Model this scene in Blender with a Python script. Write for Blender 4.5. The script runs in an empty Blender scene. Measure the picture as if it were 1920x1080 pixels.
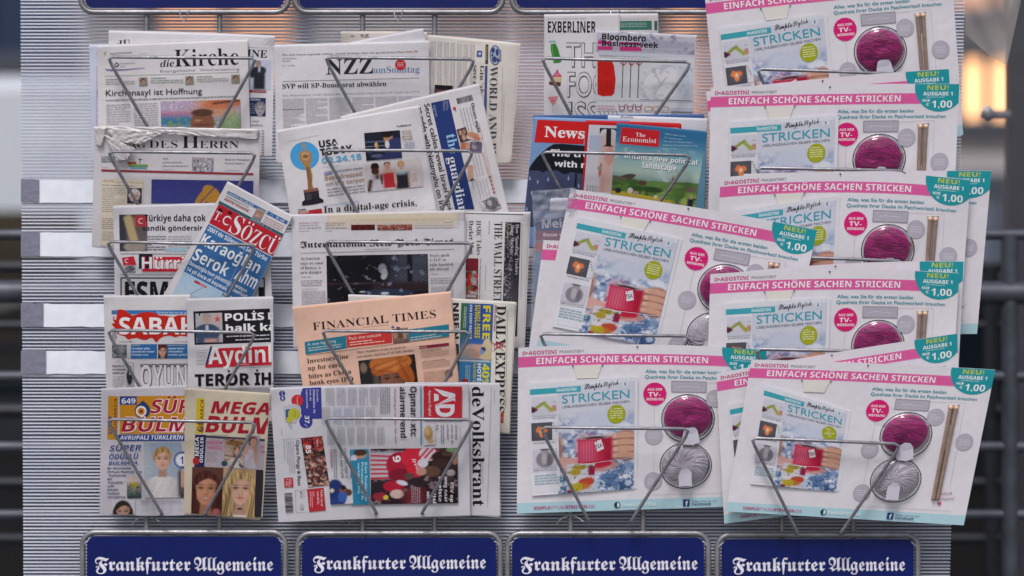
import bpy, math, random
import numpy as np
from mathutils import Vector
from mathutils.geometry import tessellate_polygon
random.seed(7); rng = np.random.default_rng(7)
R = math.radians
sc = bpy.context.scene
COL = sc.collection
# ------------------------------------------------------------------ camera, sky, sun
D = 5.0                                   # camera to rack plane, metres; 1 mm at the rack = 1 px of a 1920 px frame
cd = bpy.data.cameras.new('camera'); cam = bpy.data.objects.new('camera', cd); COL.objects.link(cam)
cam.location = (0, -D, 0); cam.rotation_euler = (R(90), 0, 0)
cd.sensor_width = 36; cd.lens = 36 * D / 1.92; cd.clip_start = .1; cd.clip_end = 500
cd.dof.use_dof = True; cd.dof.focus_distance = D - .07; cd.dof.aperture_fstop = 1.4
sc.camera = cam
w = bpy.data.worlds.new('World'); sc.world = w; w.use_nodes = True
wn = w.node_tree.nodes; sky = wn.new('ShaderNodeTexSky'); sky.sky_type = 'NISHITA'; sky.sun_disc = False
SUN_EL, SUN_AZ = 52, 192                  # azimuth: direction the light comes from, clockwise from +Y
sky.sun_elevation = R(SUN_EL); sky.sun_rotation = R(SUN_AZ); sky.air_density = 1.6; sky.dust_density = 3.5; sky.ozone_density = 1.6
w.node_tree.links.new(sky.outputs[0], wn['Background'].inputs[0]); wn['Background'].inputs[1].default_value = .085
sl = bpy.data.lights.new('sun', 'SUN'); sl.energy = 1.5; sl.angle = R(16); sl.color = (1, .955, .95)
so = bpy.data.objects.new('sun', sl); COL.objects.link(so)
so.rotation_euler = (R(90 - SUN_EL), 0, R(180 - SUN_AZ)); so.location = (0, -3, 4)
sc.view_settings.view_transform = 'Standard'; sc.view_settings.look = 'None'; sc.view_settings.gamma = 1
sc.view_settings.exposure = EXPO = 0.52
sc.cycles.use_denoising = True; sc.cycles.max_bounces = 8; sc.cycles.transparent_max_bounces = 16
# ------------------------------------------------------------------ helpers
def lin(h, g=1.0):
    h = h.lstrip('#'); c = [int(h[i:i+2], 16) / 255 for i in (0, 2, 4)]
    return tuple(min(.95, g * (x / 12.92 if x <= .04045 else ((x + .055) / 1.055) ** 2.4)) for x in c)
def X3(px, py, d):                        # the point of the place seen at photo pixel (px,py), d metres in front of the rack plane
    k = (D - d) / D / 1000
    return np.stack([(px - 960) * k, -d + 0 * px, (540 - py) * k], -1)
MATS = {}
def mat(name, col=None, rough=.5, metal=0., spec=.5, attr=False, bump=0., bscale=200, mottle=0., mscale=30, trans=0., coat=0., emit=None, es=0, alpha=1.):
    if name in MATS: return MATS[name]
    m = bpy.data.materials.new(name); m.use_nodes = True; MATS[name] = m
    nt = m.node_tree; N = nt.nodes; Lk = nt.links; b = N['Principled BSDF']
    b.inputs['Roughness'].default_value = rough; b.inputs['Metallic'].default_value = metal
    b.inputs['Specular IOR Level'].default_value = spec; b.inputs['Coat Weight'].default_value = coat
    b.inputs['Alpha'].default_value = alpha
    b.inputs['Transmission Weight'].default_value = trans
    if emit: b.inputs['Emission Color'].default_value = (*lin(emit), 1); b.inputs['Emission Strength'].default_value = es
    if attr:
        a = N.new('ShaderNodeAttribute'); a.attribute_name = 'Col'; src = a.outputs['Color']
    else:
        a = N.new('ShaderNodeRGB'); a.outputs[0].default_value = (*lin(col), 1); src = a.outputs[0]
    tc = N.new('ShaderNodeTexCoord')
    if mottle:
        n = N.new('ShaderNodeTexNoise'); n.inputs['Scale'].default_value = mscale; n.inputs['Detail'].default_value = 6
        Lk.new(tc.outputs['Object'], n.inputs['Vector'])
        mr = N.new('ShaderNodeMapRange'); mr.inputs[1].default_value = .3; mr.inputs[2].default_value = .7
        mr.inputs[3].default_value = 1 - mottle; mr.inputs[4].default_value = 1 + mottle * .4
        Lk.new(n.outputs[0], mr.inputs[0])
        mx = N.new('ShaderNodeVectorMath'); mx.operation = 'SCALE'; Lk.new(src, mx.inputs[0]); Lk.new(mr.outputs[0], mx.inputs['Scale']); src = mx.outputs[0]
    Lk.new(src, b.inputs['Base Color'])
    if bump:
        n = N.new('ShaderNodeTexNoise'); n.inputs['Scale'].default_value = bscale; n.inputs['Detail'].default_value = 4
        Lk.new(tc.outputs['Object'], n.inputs['Vector'])
        bp = N.new('ShaderNodeBump'); bp.inputs['Strength'].default_value = bump; bp.inputs['Distance'].default_value = .001
        Lk.new(n.outputs[0], bp.inputs['Height']); Lk.new(bp.outputs[0], b.inputs['Normal'])
    return m
mat('newsprint', attr=True, rough=.85, spec=.15, bump=.35, bscale=90, mottle=.05, mscale=14)
mat('newsprint_ink', attr=True, rough=.75, spec=.15, mottle=.10, mscale=260)
mat('gloss_paper', attr=True, rough=.38, spec=.35, bump=.15, bscale=25)
mat('gloss_ink', attr=True, rough=.32, spec=.4, mottle=.04, mscale=120)
mat('rack_steel', '8e8e96', rough=.38, metal=.6, mottle=.35, mscale=60, bump=.4, bscale=300)
mat('rack_tube', '8c8c92', rough=.4, metal=.6, mottle=.3, mscale=45, bump=.5, bscale=250)
mat('sign_enamel', '03165c', rough=.42, spec=.25, mottle=.25, mscale=9, bump=.08, bscale=40)
mat('sign_white', 'd4d4e2', rough=.5, mottle=.22, mscale=60)
def thing(name, label, cat, loc=(0, 0, 0), group=None):
    o = bpy.data.objects.new(name, None); COL.objects.link(o); o.location = loc; o.empty_display_size = .02
    o['label'] = label; o['category'] = cat
    if group: o['group'] = group
    return o
def base_of(o):
    p = np.zeros(3)
    while o is not None: p += np.array(o.location); o = o.parent
    return p
def mesh(name, V, F, m, parent=None, cols=None, smooth=False, loc=None, **props):
    V = np.asarray(V, float).reshape(-1, 3)
    off = base_of(parent) if parent is not None else np.array(loc if loc is not None else (0, 0, 0), float)
    me = bpy.data.meshes.new(name); me.from_pydata((V - off).tolist(), [], F)
    if cols is not None:
        a = me.color_attributes.new('Col', 'FLOAT_COLOR', 'POINT')
        c = np.ones((len(V), 4)); c[:, :3] = cols; a.data.foreach_set('color', c.ravel())
    if smooth: me.polygons.foreach_set('use_smooth', [True] * len(me.polygons))
    me.materials.append(MATS[m]); me.update()
    o = bpy.data.objects.new(name, me); COL.objects.link(o)
    if parent is not None: o.parent = parent
    elif loc is not None: o.location = loc
    for k, v in props.items(): o[k] = v
    return o
class MB:                                  # plain mesh collector
    def __init__(s): s.V = []; s.F = []
    def add(s, V, F):
        n = len(s.V); s.V += [tuple(map(float, v)) for v in V]; s.F += [tuple(i + n for i in f) for f in F]; return s
    def box(s, a, b, bev=0):
        (x0, y0, z0), (x1, y1, z1) = a, b
        if bev:
            e = bev; P = []
            for z, k in ((z0, e), (z0 + e, 0), (z1 - e, 0), (z1, e)):
                P += [(x0+k, y0+k+e*(k==0)*0, z), (x1-k, y0+k, z), (x1-k, y1-k, z), (x0+k, y1-k, z)]
            F = [(3, 2, 1, 0), (12, 13, 14, 15)]
            for r in range(3):
                for i in range(4): F.append((r*4+i, r*4+(i+1) % 4, r*4+4+(i+1) % 4, r*4+4+i))
            return s.add(P, F)
        P = [(x, y, z) for z in (z0, z1) for x, y in ((x0, y0), (x1, y0), (x1, y1), (x0, y1))]
        return s.add(P, [(3, 2, 1, 0), (4, 5, 6, 7)] + [(i, (i+1) % 4, (i+1) % 4+4, i+4) for i in range(4)])
    def tube(s, pts, r, n=10, closed=False):
        pts = np.array(pts, float); m = len(pts); V = []; F = []
        up = None
        for i in range(m):
            if closed: t = pts[(i+1) % m] - pts[i-1]
            else: t = pts[min(i+1, m-1)] - pts[max(i-1, 0)]
            t /= np.linalg.norm(t) + 1e-12
            if up is None: up = np.cross(t, (0.1, 1, .05)); 
            up = up - t * (up @ t); up /= np.linalg.norm(up) + 1e-12
            q = np.cross(t, up); rr = r[i] if hasattr(r, '__len__') else r
            for k in range(n):
                a = 2*math.pi*k/n; V.append(pts[i] + rr*(math.cos(a)*up + math.sin(a)*q))
        for i in range(m if closed else m-1):
            j = (i+1) % m
            for k in range(n): F.append((i*n+k, i*n+(k+1) % n, j*n+(k+1) % n, j*n+k))
        if not closed: F += [tuple(range(n))[::-1], tuple((m-1)*n+k for k in range(n))]
        return s.add(V, F)
    def prism(s, poly, y0, y1):            # outline in x,z extruded along y
        n = len(poly); V = [(x, y0, z) for x, z in poly] + [(x, y1, z) for x, z in poly]
        return s.add(V, [tuple(range(n)), tuple(range(2*n-1, n-1, -1))] + [(i, i+n, (i+1) % n+n, (i+1) % n) for i in range(n)])
    def ball(s, c, r, nu=14, nv=8, sq=(1, 1, 1)):
        V = []; F = []
        for j in range(nv+1):
            for i in range(nu):
                t = math.pi*j/nv; p = 2*math.pi*i/nu
                V.append((c[0]+r*sq[0]*math.sin(t)*math.cos(p), c[1]+r*sq[1]*math.sin(t)*math.sin(p), c[2]+r*sq[2]*math.cos(t)))
        for j in range(nv):
            for i in range(nu): F.append((j*nu+i, (j+1)*nu+i, (j+1)*nu+(i+1) % nu, j*nu+(i+1) % nu))
        return s.add(V, F)
    def build(s, name, m, parent=None, smooth=True, **k):
        o = mesh(name, s.V, s.F, m, parent, smooth=False, **k)
        if smooth:
            me = o.data; me.polygons.foreach_set('use_smooth', [True]*len(me.polygons))
            if hasattr(me, 'set_sharp_from_angle'): me.set_sharp_from_angle(angle=R(40))
        return o
def fillet(pts, r, n=5):                   # rounded polyline corners
    pts = [np.array(p, float) for p in pts]; out = [pts[0]]
    for a, b, c in zip(pts, pts[1:], pts[2:]):
        u = (a-b)/np.linalg.norm(a-b); v = (c-b)/np.linalg.norm(c-b)
        k = min(r, .45*np.linalg.norm(a-b), .45*np.linalg.norm(c-b))
        for i in range(n+1):
            t = i/n; out.append((1-t)**2*(b+u*k)+2*t*(1-t)*b+t*t*(b+v*k))
    return out + [pts[-1]]
# ------------------------------------------------------------------ lettering (outlines of the built-in font)
FONTS = {  # key: (upper base, lower base, digit base, offset)
 's': (0, 0, 0, 0), 'm': (0, 0, 0, .012), 'h': (0, 0, 0, .022), 'S': (0x1D5D4, 0x1D5EE, 0x1D7EC, 0), 'X': (0x1D5D4, 0x1D5EE, 0x1D7EC, .016), 'I': (0x1D5D4, 0x1D5EE, 0x1D7EC, .001),
 'B': (0x1D400, 0x1D41A, 0x1D7CE, 0), 'b': (0x1D400, 0x1D41A, 0x1D7CE, -.007), 'R': (0x1D400, 0x1D41A, 0x1D7CE, -.012), 'i': (0x1D400, 0x1D41A, 0x1D7CE, -.0071),
 'F': (0x1D56C, 0x1D586, 0x1D7CE, 0), 'f': (0x1D56C, 0x1D586, 0x1D7CE, .006), 'C': (0x1D4D0, 0x1D4EA, 0x1D7CE, 0)}
ACC = {'ä': 'a:', 'ö': 'o:', 'ü': 'u:', 'Ä': 'A:', 'Ö': 'O:', 'Ü': 'U:', 'İ': 'I.', 'ı': 'i', 'ğ': 'g~', 'Ğ': 'G~', 'ş': 's,', 'ç': 'c,', 'Ş': 'S,', 'Ç': 'C,'}
def fmap(ch, f):
    u, l, d, _ = FONTS[f]
    if u and 'A' <= ch <= 'Z': return chr(u + ord(ch) - 65)
    if l and 'a' <= ch <= 'z': return chr(l + ord(ch) - 97)
    if d and '0' <= ch <= '9': return chr(d + ord(ch) - 48)
    return ch
TC = bpy.data.curves.new('lettering', 'FONT'); TC.resolution_u = 3; TC.space_line = 3
TO = bpy.data.objects.new('lettering', TC); _caps = {}; _sets = {}; _raw = {}
CHARS = [chr(c) for c in range(33, 127)] + list('äöüÄÖÜéİığşçŞÇĞ€★’“”')
def _lines(lines):
    TC.body = '\n'.join(lines); me = TO.to_mesh(); n = len(me.vertices); V = np.zeros(n*3); me.vertices.foreach_get('co', V); V = V.reshape(-1, 3)[:, :2].copy()
    F = [tuple(p.vertices) for p in me.polygons]; TO.to_mesh_clear(); return V, F
LAY = {}
def glyphs(chars, f, extra):               # outlines of the characters not met before, one per line of type
    G = _sets.setdefault((f, extra), {}); new = sorted({c for c in chars if c not in G and c != ' '})
    if 'dy' not in LAY:
        TC.offset = 0; V, F = _lines(['H', 'H', 'H']); top = V[V[:, 1] > -.5]; LAY['dy'] = ((V[:, 1].max()-V[:, 1].min())-(top[:, 1].max()-top[:, 1].min()))/2
        V, F = _lines(['|']); LAY['bar'] = V[:, 0].max(); V, F = _lines([' |']); LAY['sp'] = V[:, 0].max()-LAY['bar']
    dy = LAY['dy']
    if new:
        TC.offset = FONTS[f][3]+extra; V, F = _lines([fmap(c, f) for c in new]); g = [{'V': [], 'F': [], 'm': {}} for _ in new]
        for fc in F:
            i = int(round((.35-sum(V[k, 1] for k in fc)/len(fc))/dy)); q = g[min(max(i, 0), len(new)-1)]
            for v in fc:
                if v not in q['m']: q['m'][v] = len(q['V']); q['V'].append((V[v, 0], V[v, 1]+min(max(i, 0), len(new)-1)*dy))
            q['F'].append(tuple(q['m'][v] for v in fc))
        for c, q in zip(new, g): G[c] = (np.array(q['V']).reshape(-1, 2), q['F'])
    A = _sets.setdefault((f, 'adv'), {' ': LAY['sp']}); new = sorted({c for c in chars if c not in A})
    if new:
        TC.offset = 0; V, F = _lines([fmap(c, f)+'|' for c in new]); li = np.round((.35-V[:, 1])/dy).astype(int)
        for i, c in enumerate(new): A[c] = V[li == i, 0].max()-LAY['bar']
    return G, A
def raw(s, f, extra=0.):
    k = (s, f, extra)
    if k not in _raw:
        G, adv = glyphs(s, f, extra); x = 0.; V = []; F = []; n = 0
        for c in s:
            if c in G and len(G[c][0]): gv, gf = G[c]; V.append(gv+(x, 0)); F += [tuple(i+n for i in q) for q in gf]; n += len(gv)
            x += adv.get(c, .3)
        _raw[k] = (np.vstack(V) if V else np.zeros((0, 2)), F)
    return _raw[k]
def letters(s, f, extra=0.):
    """outline mesh of a line of type, baseline at y 0, left at x 0; returns verts, faces, width, cap height"""
    if f not in _caps: v = raw('H', f)[0]; _caps[f] = v[:, 1].max() - v[:, 1].min()
    basec = ''.join((ACC[c][0] if c in ACC and FONTS[f][0] else c) for c in s)
    body = basec
    V, F = raw(body, f, extra); V = V.copy(); F = list(F)
    if not len(V): return V, F, 1, 1
    cap = _caps[f]
    if FONTS[f][0]:
        for i, c in enumerate(s):
            if c in ACC and len(ACC[c]) > 1:
                pre = raw(body[:i+1], f)[0]; me = raw(body[i], f)[0]
                x1 = pre[:, 0].max(); wch = me[:, 0].max() - me[:, 0].min(); xc = x1 - wch/2; top = me[:, 1].max()
                k = ACC[c][1]; r = cap*.085; D2 = []
                if k == ':': D2 = [(xc-.2*wch-r*.2, top+2.1*r), (xc+.2*wch+r*.2, top+2.1*r)]
                if k == '.': D2 = [(xc, top+2.1*r)]
                if k == '~': D2 = [(xc-.12*wch, top+1.7*r), (xc+.12*wch, top+1.7*r)]
                if k == ',': D2 = [(xc, -1.6*r)]
                for cx, cy in D2:
                    n0 = len(V); P = [(cx+r*1.15*math.cos(a*math.pi/4), cy+r*1.15*math.sin(a*math.pi/4)) for a in range(8)]
                    V = np.vstack([V, P]); F.append(tuple(range(n0, n0+8)))
    if f in 'Ii': V[:, 0] += V[:, 1]*.21
    x0 = V[:, 0].min(); V[:, 0] -= x0
    return V, F, V[:, 0].max(), cap
def clip_poly(P, C, quad):
    """clip polygon P (n,2) with vertex payload C by convex quad (clockwise in y-down pixels)"""
    pts = [(*p, *c) for p, c in zip(P, C)]
    for i in range(4):
        a, b = quad[i], quad[(i+1) % 4]; nx, ny = -(b[1]-a[1]), (b[0]-a[0])
        f = lambda p: (p[0]-a[0])*nx + (p[1]-a[1])*ny
        out = []
        for j in range(len(pts)):
            p, q = pts[j-1], pts[j]; fp, fq = f(p), f(q)
            if (fp < 0) != (fq < 0):
                t = fp/(fp-fq); out.append(tuple(p[k]+t*(q[k]-p[k]) for k in range(len(p))))
            if fq >= 0: out.append(q)
        pts = out
        if len(pts) < 3: return None
    return pts
def ellip(x, y, cx, cy, rx, ry, soft, ang=0):
    dx, dy = x-cx, y-cy
    if ang: c, s = math.cos(R(ang)), math.sin(R(ang)); dx, dy = dx*c+dy*s, -dx*s+dy*c
    r = np.sqrt((dx/rx)**2 + (dy/ry)**2); return np.clip((1-r)/max(soft, .02)+.5, 0, 1)
def blotch(x, y, s, seed):                 # cloudy noise, about -1..1
    r = np.random.default_rng(seed); o = np.zeros_like(x); amp = 1.; f = s/2.6
    for k in range(3):
        L = r.normal(0, 1, (64, 64)); X_ = (x*f*1.0+r.uniform(0, 9)) % 63; Y_ = (y*f*1.25+r.uniform(0, 9)) % 63; a = r.uniform(.3, .6)
        X_, Y_ = (X_*math.cos(a)+Y_*math.sin(a)) % 63, (Y_*math.cos(a)-X_*math.sin(a)) % 63
        i = X_.astype(int); j = Y_.astype(int); u = X_-i; v = Y_-j; u = u*u*(3-2*u); v = v*v*(3-2*v)
        o += amp*((L[j, i]*(1-u)+L[j, i+1]*u)*(1-v)+(L[j+1, i]*(1-u)+L[j+1, i+1]*u)*v); amp *= .55; f *= 2.1
    return o/1.1
def paint(spec, nx, ny, asp, g, seed):
    """small printed picture: spec is 'top bottom noise; shape; shape...'"""
    x, y = np.meshgrid(np.linspace(0, 1, nx), np.linspace(0, 1, ny))
    parts = [p.split() for p in spec.split(';') if p.strip()]
    h = parts[0]; a, b = np.array(lin(h[0], g)), np.array(lin(h[1], g)); c = a*(1-y[..., None]) + b*y[..., None]
    nz = float(h[2]) if len(h) > 2 else .12
    def mixc(al, col): nonlocal c; c = c*(1-al[..., None]) + np.array(lin(col, g))*al[..., None]
    for p in parts[1:]:
        k = p[0]; v = []
        for q in p[1:]:
            try: v.append(q if len(q) == 6 and '.' not in q else float(q))
            except ValueError: v.append(q)
        if k == 'e': mixc(ellip(x, y, v[0], v[1], v[2], v[3], v[5] if len(v) > 5 else .15, v[6] if len(v) > 6 else 0), v[4])
        if k == 'r':
            s = (v[5] if len(v) > 5 else .02); an = v[6] if len(v) > 6 else 0
            dx, dy = x-v[0], y-v[1]
            if an: cc, ss = math.cos(R(an)), math.sin(R(an)); dx, dy = dx*cc+dy*ss, -dx*ss+dy*cc
            mixc(np.clip((v[2]-abs(dx))/s+.5, 0, 1)*np.clip((v[3]-abs(dy))/s+.5, 0, 1), v[4])
        if k == 'b': mixc(np.clip(blotch(x*asp, y, v[0], int(v[2]))*1.9+v[1]-.35, 0, 1), v[3])          # b scale bias seed colour
        if k == 'g':                                                                                   # blotches kept below a line
            mixc(np.clip(blotch(x*asp, y, v[0], int(v[2]))*1.9+v[1]-.2, 0, 1)*np.clip((y-v[4])*9, 0, 1), v[3])
        if k in 'fP':                                                                                  # portrait: cx cy r skin hair [hair length, smile, bust colour]
            cx, cy, r, skin, hair = v[:5]; ln = v[5] if len(v) > 5 else .15; sm = v[6] if len(v) > 6 else 0; bust = v[7] if len(v) > 7 else None
            X = (x-cx)*asp/r; Y = (y-cy)/r; S = np.array(lin(skin, g)); Hc = np.array(lin(hair, g)); st = lambda e, w_=.12: np.clip(-e/w_+.5, 0, 1)
            def lay(al, col, k=1.):
                nonlocal c; col = np.asarray(col); c = c*(1-(al*k)[..., None])+(col if col.ndim == 3 else col)*(al*k)[..., None]
            strand = 1+.30*np.sin(X*26+np.sin(Y*3+X*4)*2.5)*np.exp(-.1*Y*Y)+.25*np.sin(X*11+Y*2.)-.12*np.clip(Y, 0, 2)
            HS = Hc[None, None]*strand[..., None]
            if ln > .3: lay(st(np.sqrt((X/(1.02+.10*ln))**2+(np.clip(np.abs(Y-ln*.38)-ln*.40, 0, 9)/.98)**2)-1, .1), HS)
            else: lay(st(np.sqrt((X/.86)**2+((Y+.22)/.96)**2)-1, .1), HS)
            if bust: lay(st(np.sqrt((X/1.95)**2+(np.clip(2.75-Y, 0, 9)/1.15)**2)-1, .1), np.array(lin(bust, g))[None, None]*(1+.18*np.cos(X*1.3+.3)-.1*np.abs(np.sin(X*4+Y*2)))[..., None])
            lay(st(np.maximum(np.abs(X)-.36-.1*np.clip(Y-1.2, 0, 1), np.abs(Y-1.1)-.62), .14), S*.68)
            jw = .76*(1-.30*np.clip(Y-.1, 0, 1)**1.6); e = np.sqrt((X/jw)**2+(Y/(1.03))**2)-1
            sh = np.clip(1.12-.34*(X+.25)**2-.15*np.clip(Y-.6, 0, 1)+.10*np.exp(-((X+.12)**2+(Y+.5)**2)*4)-.20*np.clip(X-.2, 0, 1), .4, 1.25)
            lay(st(e, .1), S[None, None]*sh[..., None])
            G2 = lambda ox, oy, a2, b2: np.exp(-((X-ox)/a2)**2-((Y-oy)/b2)**2)
            for sx in (-1, 1):
                lay(G2(sx*.33, -.10, .22, .13), S*.55, .6); lay(G2(sx*.33, -.08, .13, .055), (.02, .015, .015), .95); lay(G2(sx*.33, -.13, .19, .035), (.015, .01, .01), .8)
                lay(G2(sx*.34, -.30, .24, .045), Hc*.35, .75); lay(G2(sx*.42, .28, .2, .2), np.minimum(S*1.25+(.05, .0, .0), .9), .4); lay(G2(sx*.10, .30, .06, .05), S*.35, .6)
            lay(G2(.10, .08, .05, .3), S*.6, .45); lay(G2(-.04, .1, .05, .25), np.minimum(S*1.3, .9), .35)
            lay(G2(0, .40, .16, .05), S*.6, .4); lay(G2(0, .56-.0*sm, .24+.1*sm, .075), (.36*S[0]/.5, .06, .07), .8); 
            if sm: lay(G2(0, .555, .20, .035), (.62, .58, .55), .85)
            else: lay(G2(0, .555, .22, .018), (.1, .02, .02), .7)
            lay(G2(0, .72, .16, .06), S*.62, .4)
            if ln >= 0:                                                                                # fringe falling from a parting
                fr = Y+.70-.62*(np.abs(X-.16)**1.7)*1.1; lay(st(fr, .14)*st(np.sqrt((X/.95)**2+((Y+.1)/1.16)**2)-1, .08), HS*1.08)
                if ln > .3:
                    side = st(.62-.10*Y-np.abs(X), .1)*st(np.abs(X)-(1.0+.1*ln), .1)*st(np.abs(Y-ln*.5)-ln*.62, .2); lay(side, HS*.95)
    c = c * (1 + nz*np.random.default_rng(seed).normal(0, 1, c.shape[:2])[..., None]*.5)
    return np.clip(c, .003, .95)
# ------------------------------------------------------------------ a printed sheet hanging in the rack
SL = .25                                   # how far things lean out of their pocket
SEED = [100]
class Sheet:
    def __init__(s, quad, pyb, L, paper='d8d5de', ink='newsprint_ink', pm='newsprint', wave=1.45, bow=(0, 0), g=1.0, name='newspaper', label='', cat='newspaper', group=None, leaves=3, thick=.9, spread=2.0, round_top=True, page='front_page'):
        SEED[0] += 1; s.rs = np.random.default_rng(SEED[0]); s.quad = [tuple(map(float, q)) for q in quad]; s.pyb = pyb; s.L = L/1000
        s.phz = s.rs.uniform(0, 6.28, 6); s.wave = wave; s.g = g; s.bow = bow; s.ink = ink; s.pm = pm; s.paper = paper; s.rt = round_top
        s.V = []; s.F = []; s.C = []; s.n = 0; s.z = 0.; s.view = (0, 0, 1.)
        s.clipq = s.quad; s.xf = None
        s.curl = [(s.quad[0], s.rs.uniform(-.001, .005), s.rs.uniform(10, 24)), (s.quad[1], s.rs.uniform(-.001, .006), s.rs.uniform(10, 26)), (s.quad[2], s.rs.uniform(0, .004), 20)] if pm == 'newsprint' else [(s.quad[1], s.rs.uniform(0, .003), 30)]
        if bow == (0, 0) and pm == 'newsprint': s.bow = (s.rs.uniform(-2.2, 1.), s.rs.uniform(-1, 2))
        s.root = thing(name, label, cat, tuple(X3(np.array((quad[2][0]+quad[3][0])/2), np.array((quad[2][1]+quad[3][1])/2), s.L + SL*(pyb-(quad[2][1]+quad[3][1])/2)/1000)), group)
        s.page = None; s.name_page = page; s.leaves = leaves; s.thick = thick; s.spread = spread
    def depth(s, px, py, lift=0.):
        q = s.quad; cx = (q[0][0]+q[1][0])/2; tw = max(40, q[1][0]-q[0][0]); tl = q[0][1] + (px-q[0][0])/tw*(q[1][1]-q[0][1])
        w_ = s.wave*.001*(1.1*np.sin((px-cx)/tw*5+s.phz[0]+py*.009) + .7*np.sin(py*.031+s.phz[1]+px*.012) + 0.2*np.sin(px*.071+s.phz[2]-py*.02))
        d = s.L + SL*(s.pyb-py)/1000 + w_ + lift/1000
        if s.curl is not None:
            for (kx, ky), am, rr in s.curl: d = d + am*np.exp(-((px-kx)**2+(py-ky)**2)/(2*rr*rr))
        if s.rt: d = d - .0012*np.clip(1-(py-tl)/5., 0, 1)**2
        return d
    def P3(s, px, py, lift=0.): return X3(px, py, s.depth(px, py, lift))
    def slab(s, quad, dl, th, name, parent, cols, matn, jag=0.):
        q = np.array(quad, float); W = np.linalg.norm(q[1]-q[0]); H = np.linalg.norm(q[3]-q[0]); nx = max(3, int(W/9)); ny = max(3, int(H/9))
        vs = np.unique(np.concatenate([np.array([0, 1.2, 2.4, 3.6, 5.])/max(H, 30), np.linspace(0, 1, ny)[1:]])); ny = len(vs)
        u, v = np.meshgrid(np.linspace(0, 1, nx), vs); u = u.ravel(); v = v.ravel()
        px, py = s.bil(u, v, q)
        n = nx*ny; A = s.P3(px, py, dl); B = s.P3(px, py, dl-th)
        idx = np.arange(n).reshape(ny, nx); F = []
        for j in range(ny-1):
            for i in range(nx-1):
                a, b, c, d = idx[j, i], idx[j, i+1], idx[j+1, i+1], idx[j+1, i]
                F.append((int(d), int(c), int(b), int(a))); F.append((int(a+n), int(b+n), int(c+n), int(d+n)))
        ring = list(idx[0, :-1]) + list(idx[:-1, -1]) + list(idx[-1, :0:-1]) + list(idx[:0:-1, 0])
        for a, b in zip(ring, ring[1:]+ring[:1]): F.append((int(a), int(b), int(b+n), int(a+n)))
        c = np.tile(cols, (2*n, 1))
        c = c*(1+.02*s.rs.normal(size=(2*n, 1)))
        return mesh(name, np.vstack([A, B]), F, matn, parent, cols=c, smooth=False)
    def bil(s, u, v, q):
        p = (1-v)[:, None]*((1-u)[:, None]*q[0]+u[:, None]*q[1]) + v[:, None]*((1-u)[:, None]*q[3]+u[:, None]*q[2])
        px, py = p[:, 0], p[:, 1]
        bw = 4*u*(1-u); return px, py + bw*(s.bow[0]*(1-v)+s.bow[1]*v)
    def T(s, x, y):
        x = np.asarray(x, float); y = np.asarray(y, float)
        if s.xf: return s.xf(x, y)
        return s.view[0]+x/s.view[2], s.view[1]+y/s.view[2]
    def add(s, x, y, F, col, lift=None, thin=False):
        """faces in view coordinates; col one colour or per vertex"""
        px, py = s.T(x, y); n = len(px); s.z += .008 if thin else .034
        lf = s.base_lift + s.z if lift is None else lift
        col = np.asarray(col, float); col = np.tile(col, (n, 1)) if col.ndim == 1 else col
        q = s.clipq; out = np.zeros(n, bool)
        if q is not None:
            for i in range(4):
                a, b = q[i], q[(i+1) % 4]; out |= (px-a[0])*(-(b[1]-a[1])) + (py-a[1])*(b[0]-a[0]) < 0
        s.V.append(np.stack([px, py, np.full(n, lf)], -1)); s.C.append(col); base = s.n; s.n += n
        if not out.any(): s.F += [tuple(base+k for k in f) for f in F]; return
        ev = []; ec = []; m = 0
        for f in F:
            f = list(f); o = out[f]
            if not o.any(): s.F.append(tuple(base+k for k in f)); continue
            if o.all() and len(f) < 5 and max(px[f])-min(px[f]) < 8: continue
            r = clip_poly([(px[k], py[k]) for k in f], [tuple(col[k]) for k in f], q)
            if r:
                for p in r: ev.append((p[0], p[1], lf)); ec.append(p[2:5])
                s.F.append(tuple(s.n+m+k for k in range(len(r)))); m += len(r)
        if m: s.V.append(np.array(ev)); s.C.append(np.array(ec)); s.n += m
    base_lift = .3
    def frame(s, a, b, h):                 # top edge a->b, height h downwards of the reading direction
        a = np.array(a, float); b = np.array(b, float); d = b-a; L = np.linalg.norm(d); e = d/L; return a, e, np.array([-e[1], e[0]]), L
    def grid(s, a, b, h, nx, ny, cols=None, col=None, skew=0):
        a, e, p, L = s.frame(a, b, h); u, v = np.meshgrid(np.linspace(0, 1, nx), np.linspace(0, 1, ny)); u = u.ravel()[:, None]; v = v.ravel()[:, None]
        Q = a + u*L*e + v*h*p + v*skew*e
        F = [(j*nx+i+nx, j*nx+i+nx+1, j*nx+i+1, j*nx+i) for j in range(ny-1) for i in range(nx-1)]
        s.add(Q[:, 0], Q[:, 1], F, cols if cols is not None else lin(col, s.g))
    def bar(s, x0, y0, x1, y1, h, col, skew=0):
        L = math.hypot(x1-x0, y1-y0)/s.view[2]; s.grid((x0, y0), (x1, y1), h, max(2, int(L/11)+1), max(2, int(h/s.view[2]/11)+1), col=col, skew=skew)
    def box(s, x0, y0, x1, y1, lw, col):   # ruled outline
        s.bar(x0, y0, x1, y0, lw, col); s.bar(x0, y1-lw, x1, y1-lw, lw, col); s.bar(x0, y0, x0+lw, y0, y1-y0, col); s.bar(x1-lw, y0, x1, y0, y1-y0, col)
    def poly(s, pts, col): s.add([p[0] for p in pts], [p[1] for p in pts], [tuple(range(len(pts)))[::-1]], lin(col, s.g))
    def disc(s, cx, cy, rx, ry, col, n=28, teeth=0):
        a = np.linspace(0, 2*math.pi, n, endpoint=False); k = 1+teeth*(np.arange(n) % 2)
        s.poly(list(zip(cx+rx*k*np.cos(a), cy+ry*k*np.sin(a))), col)
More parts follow.
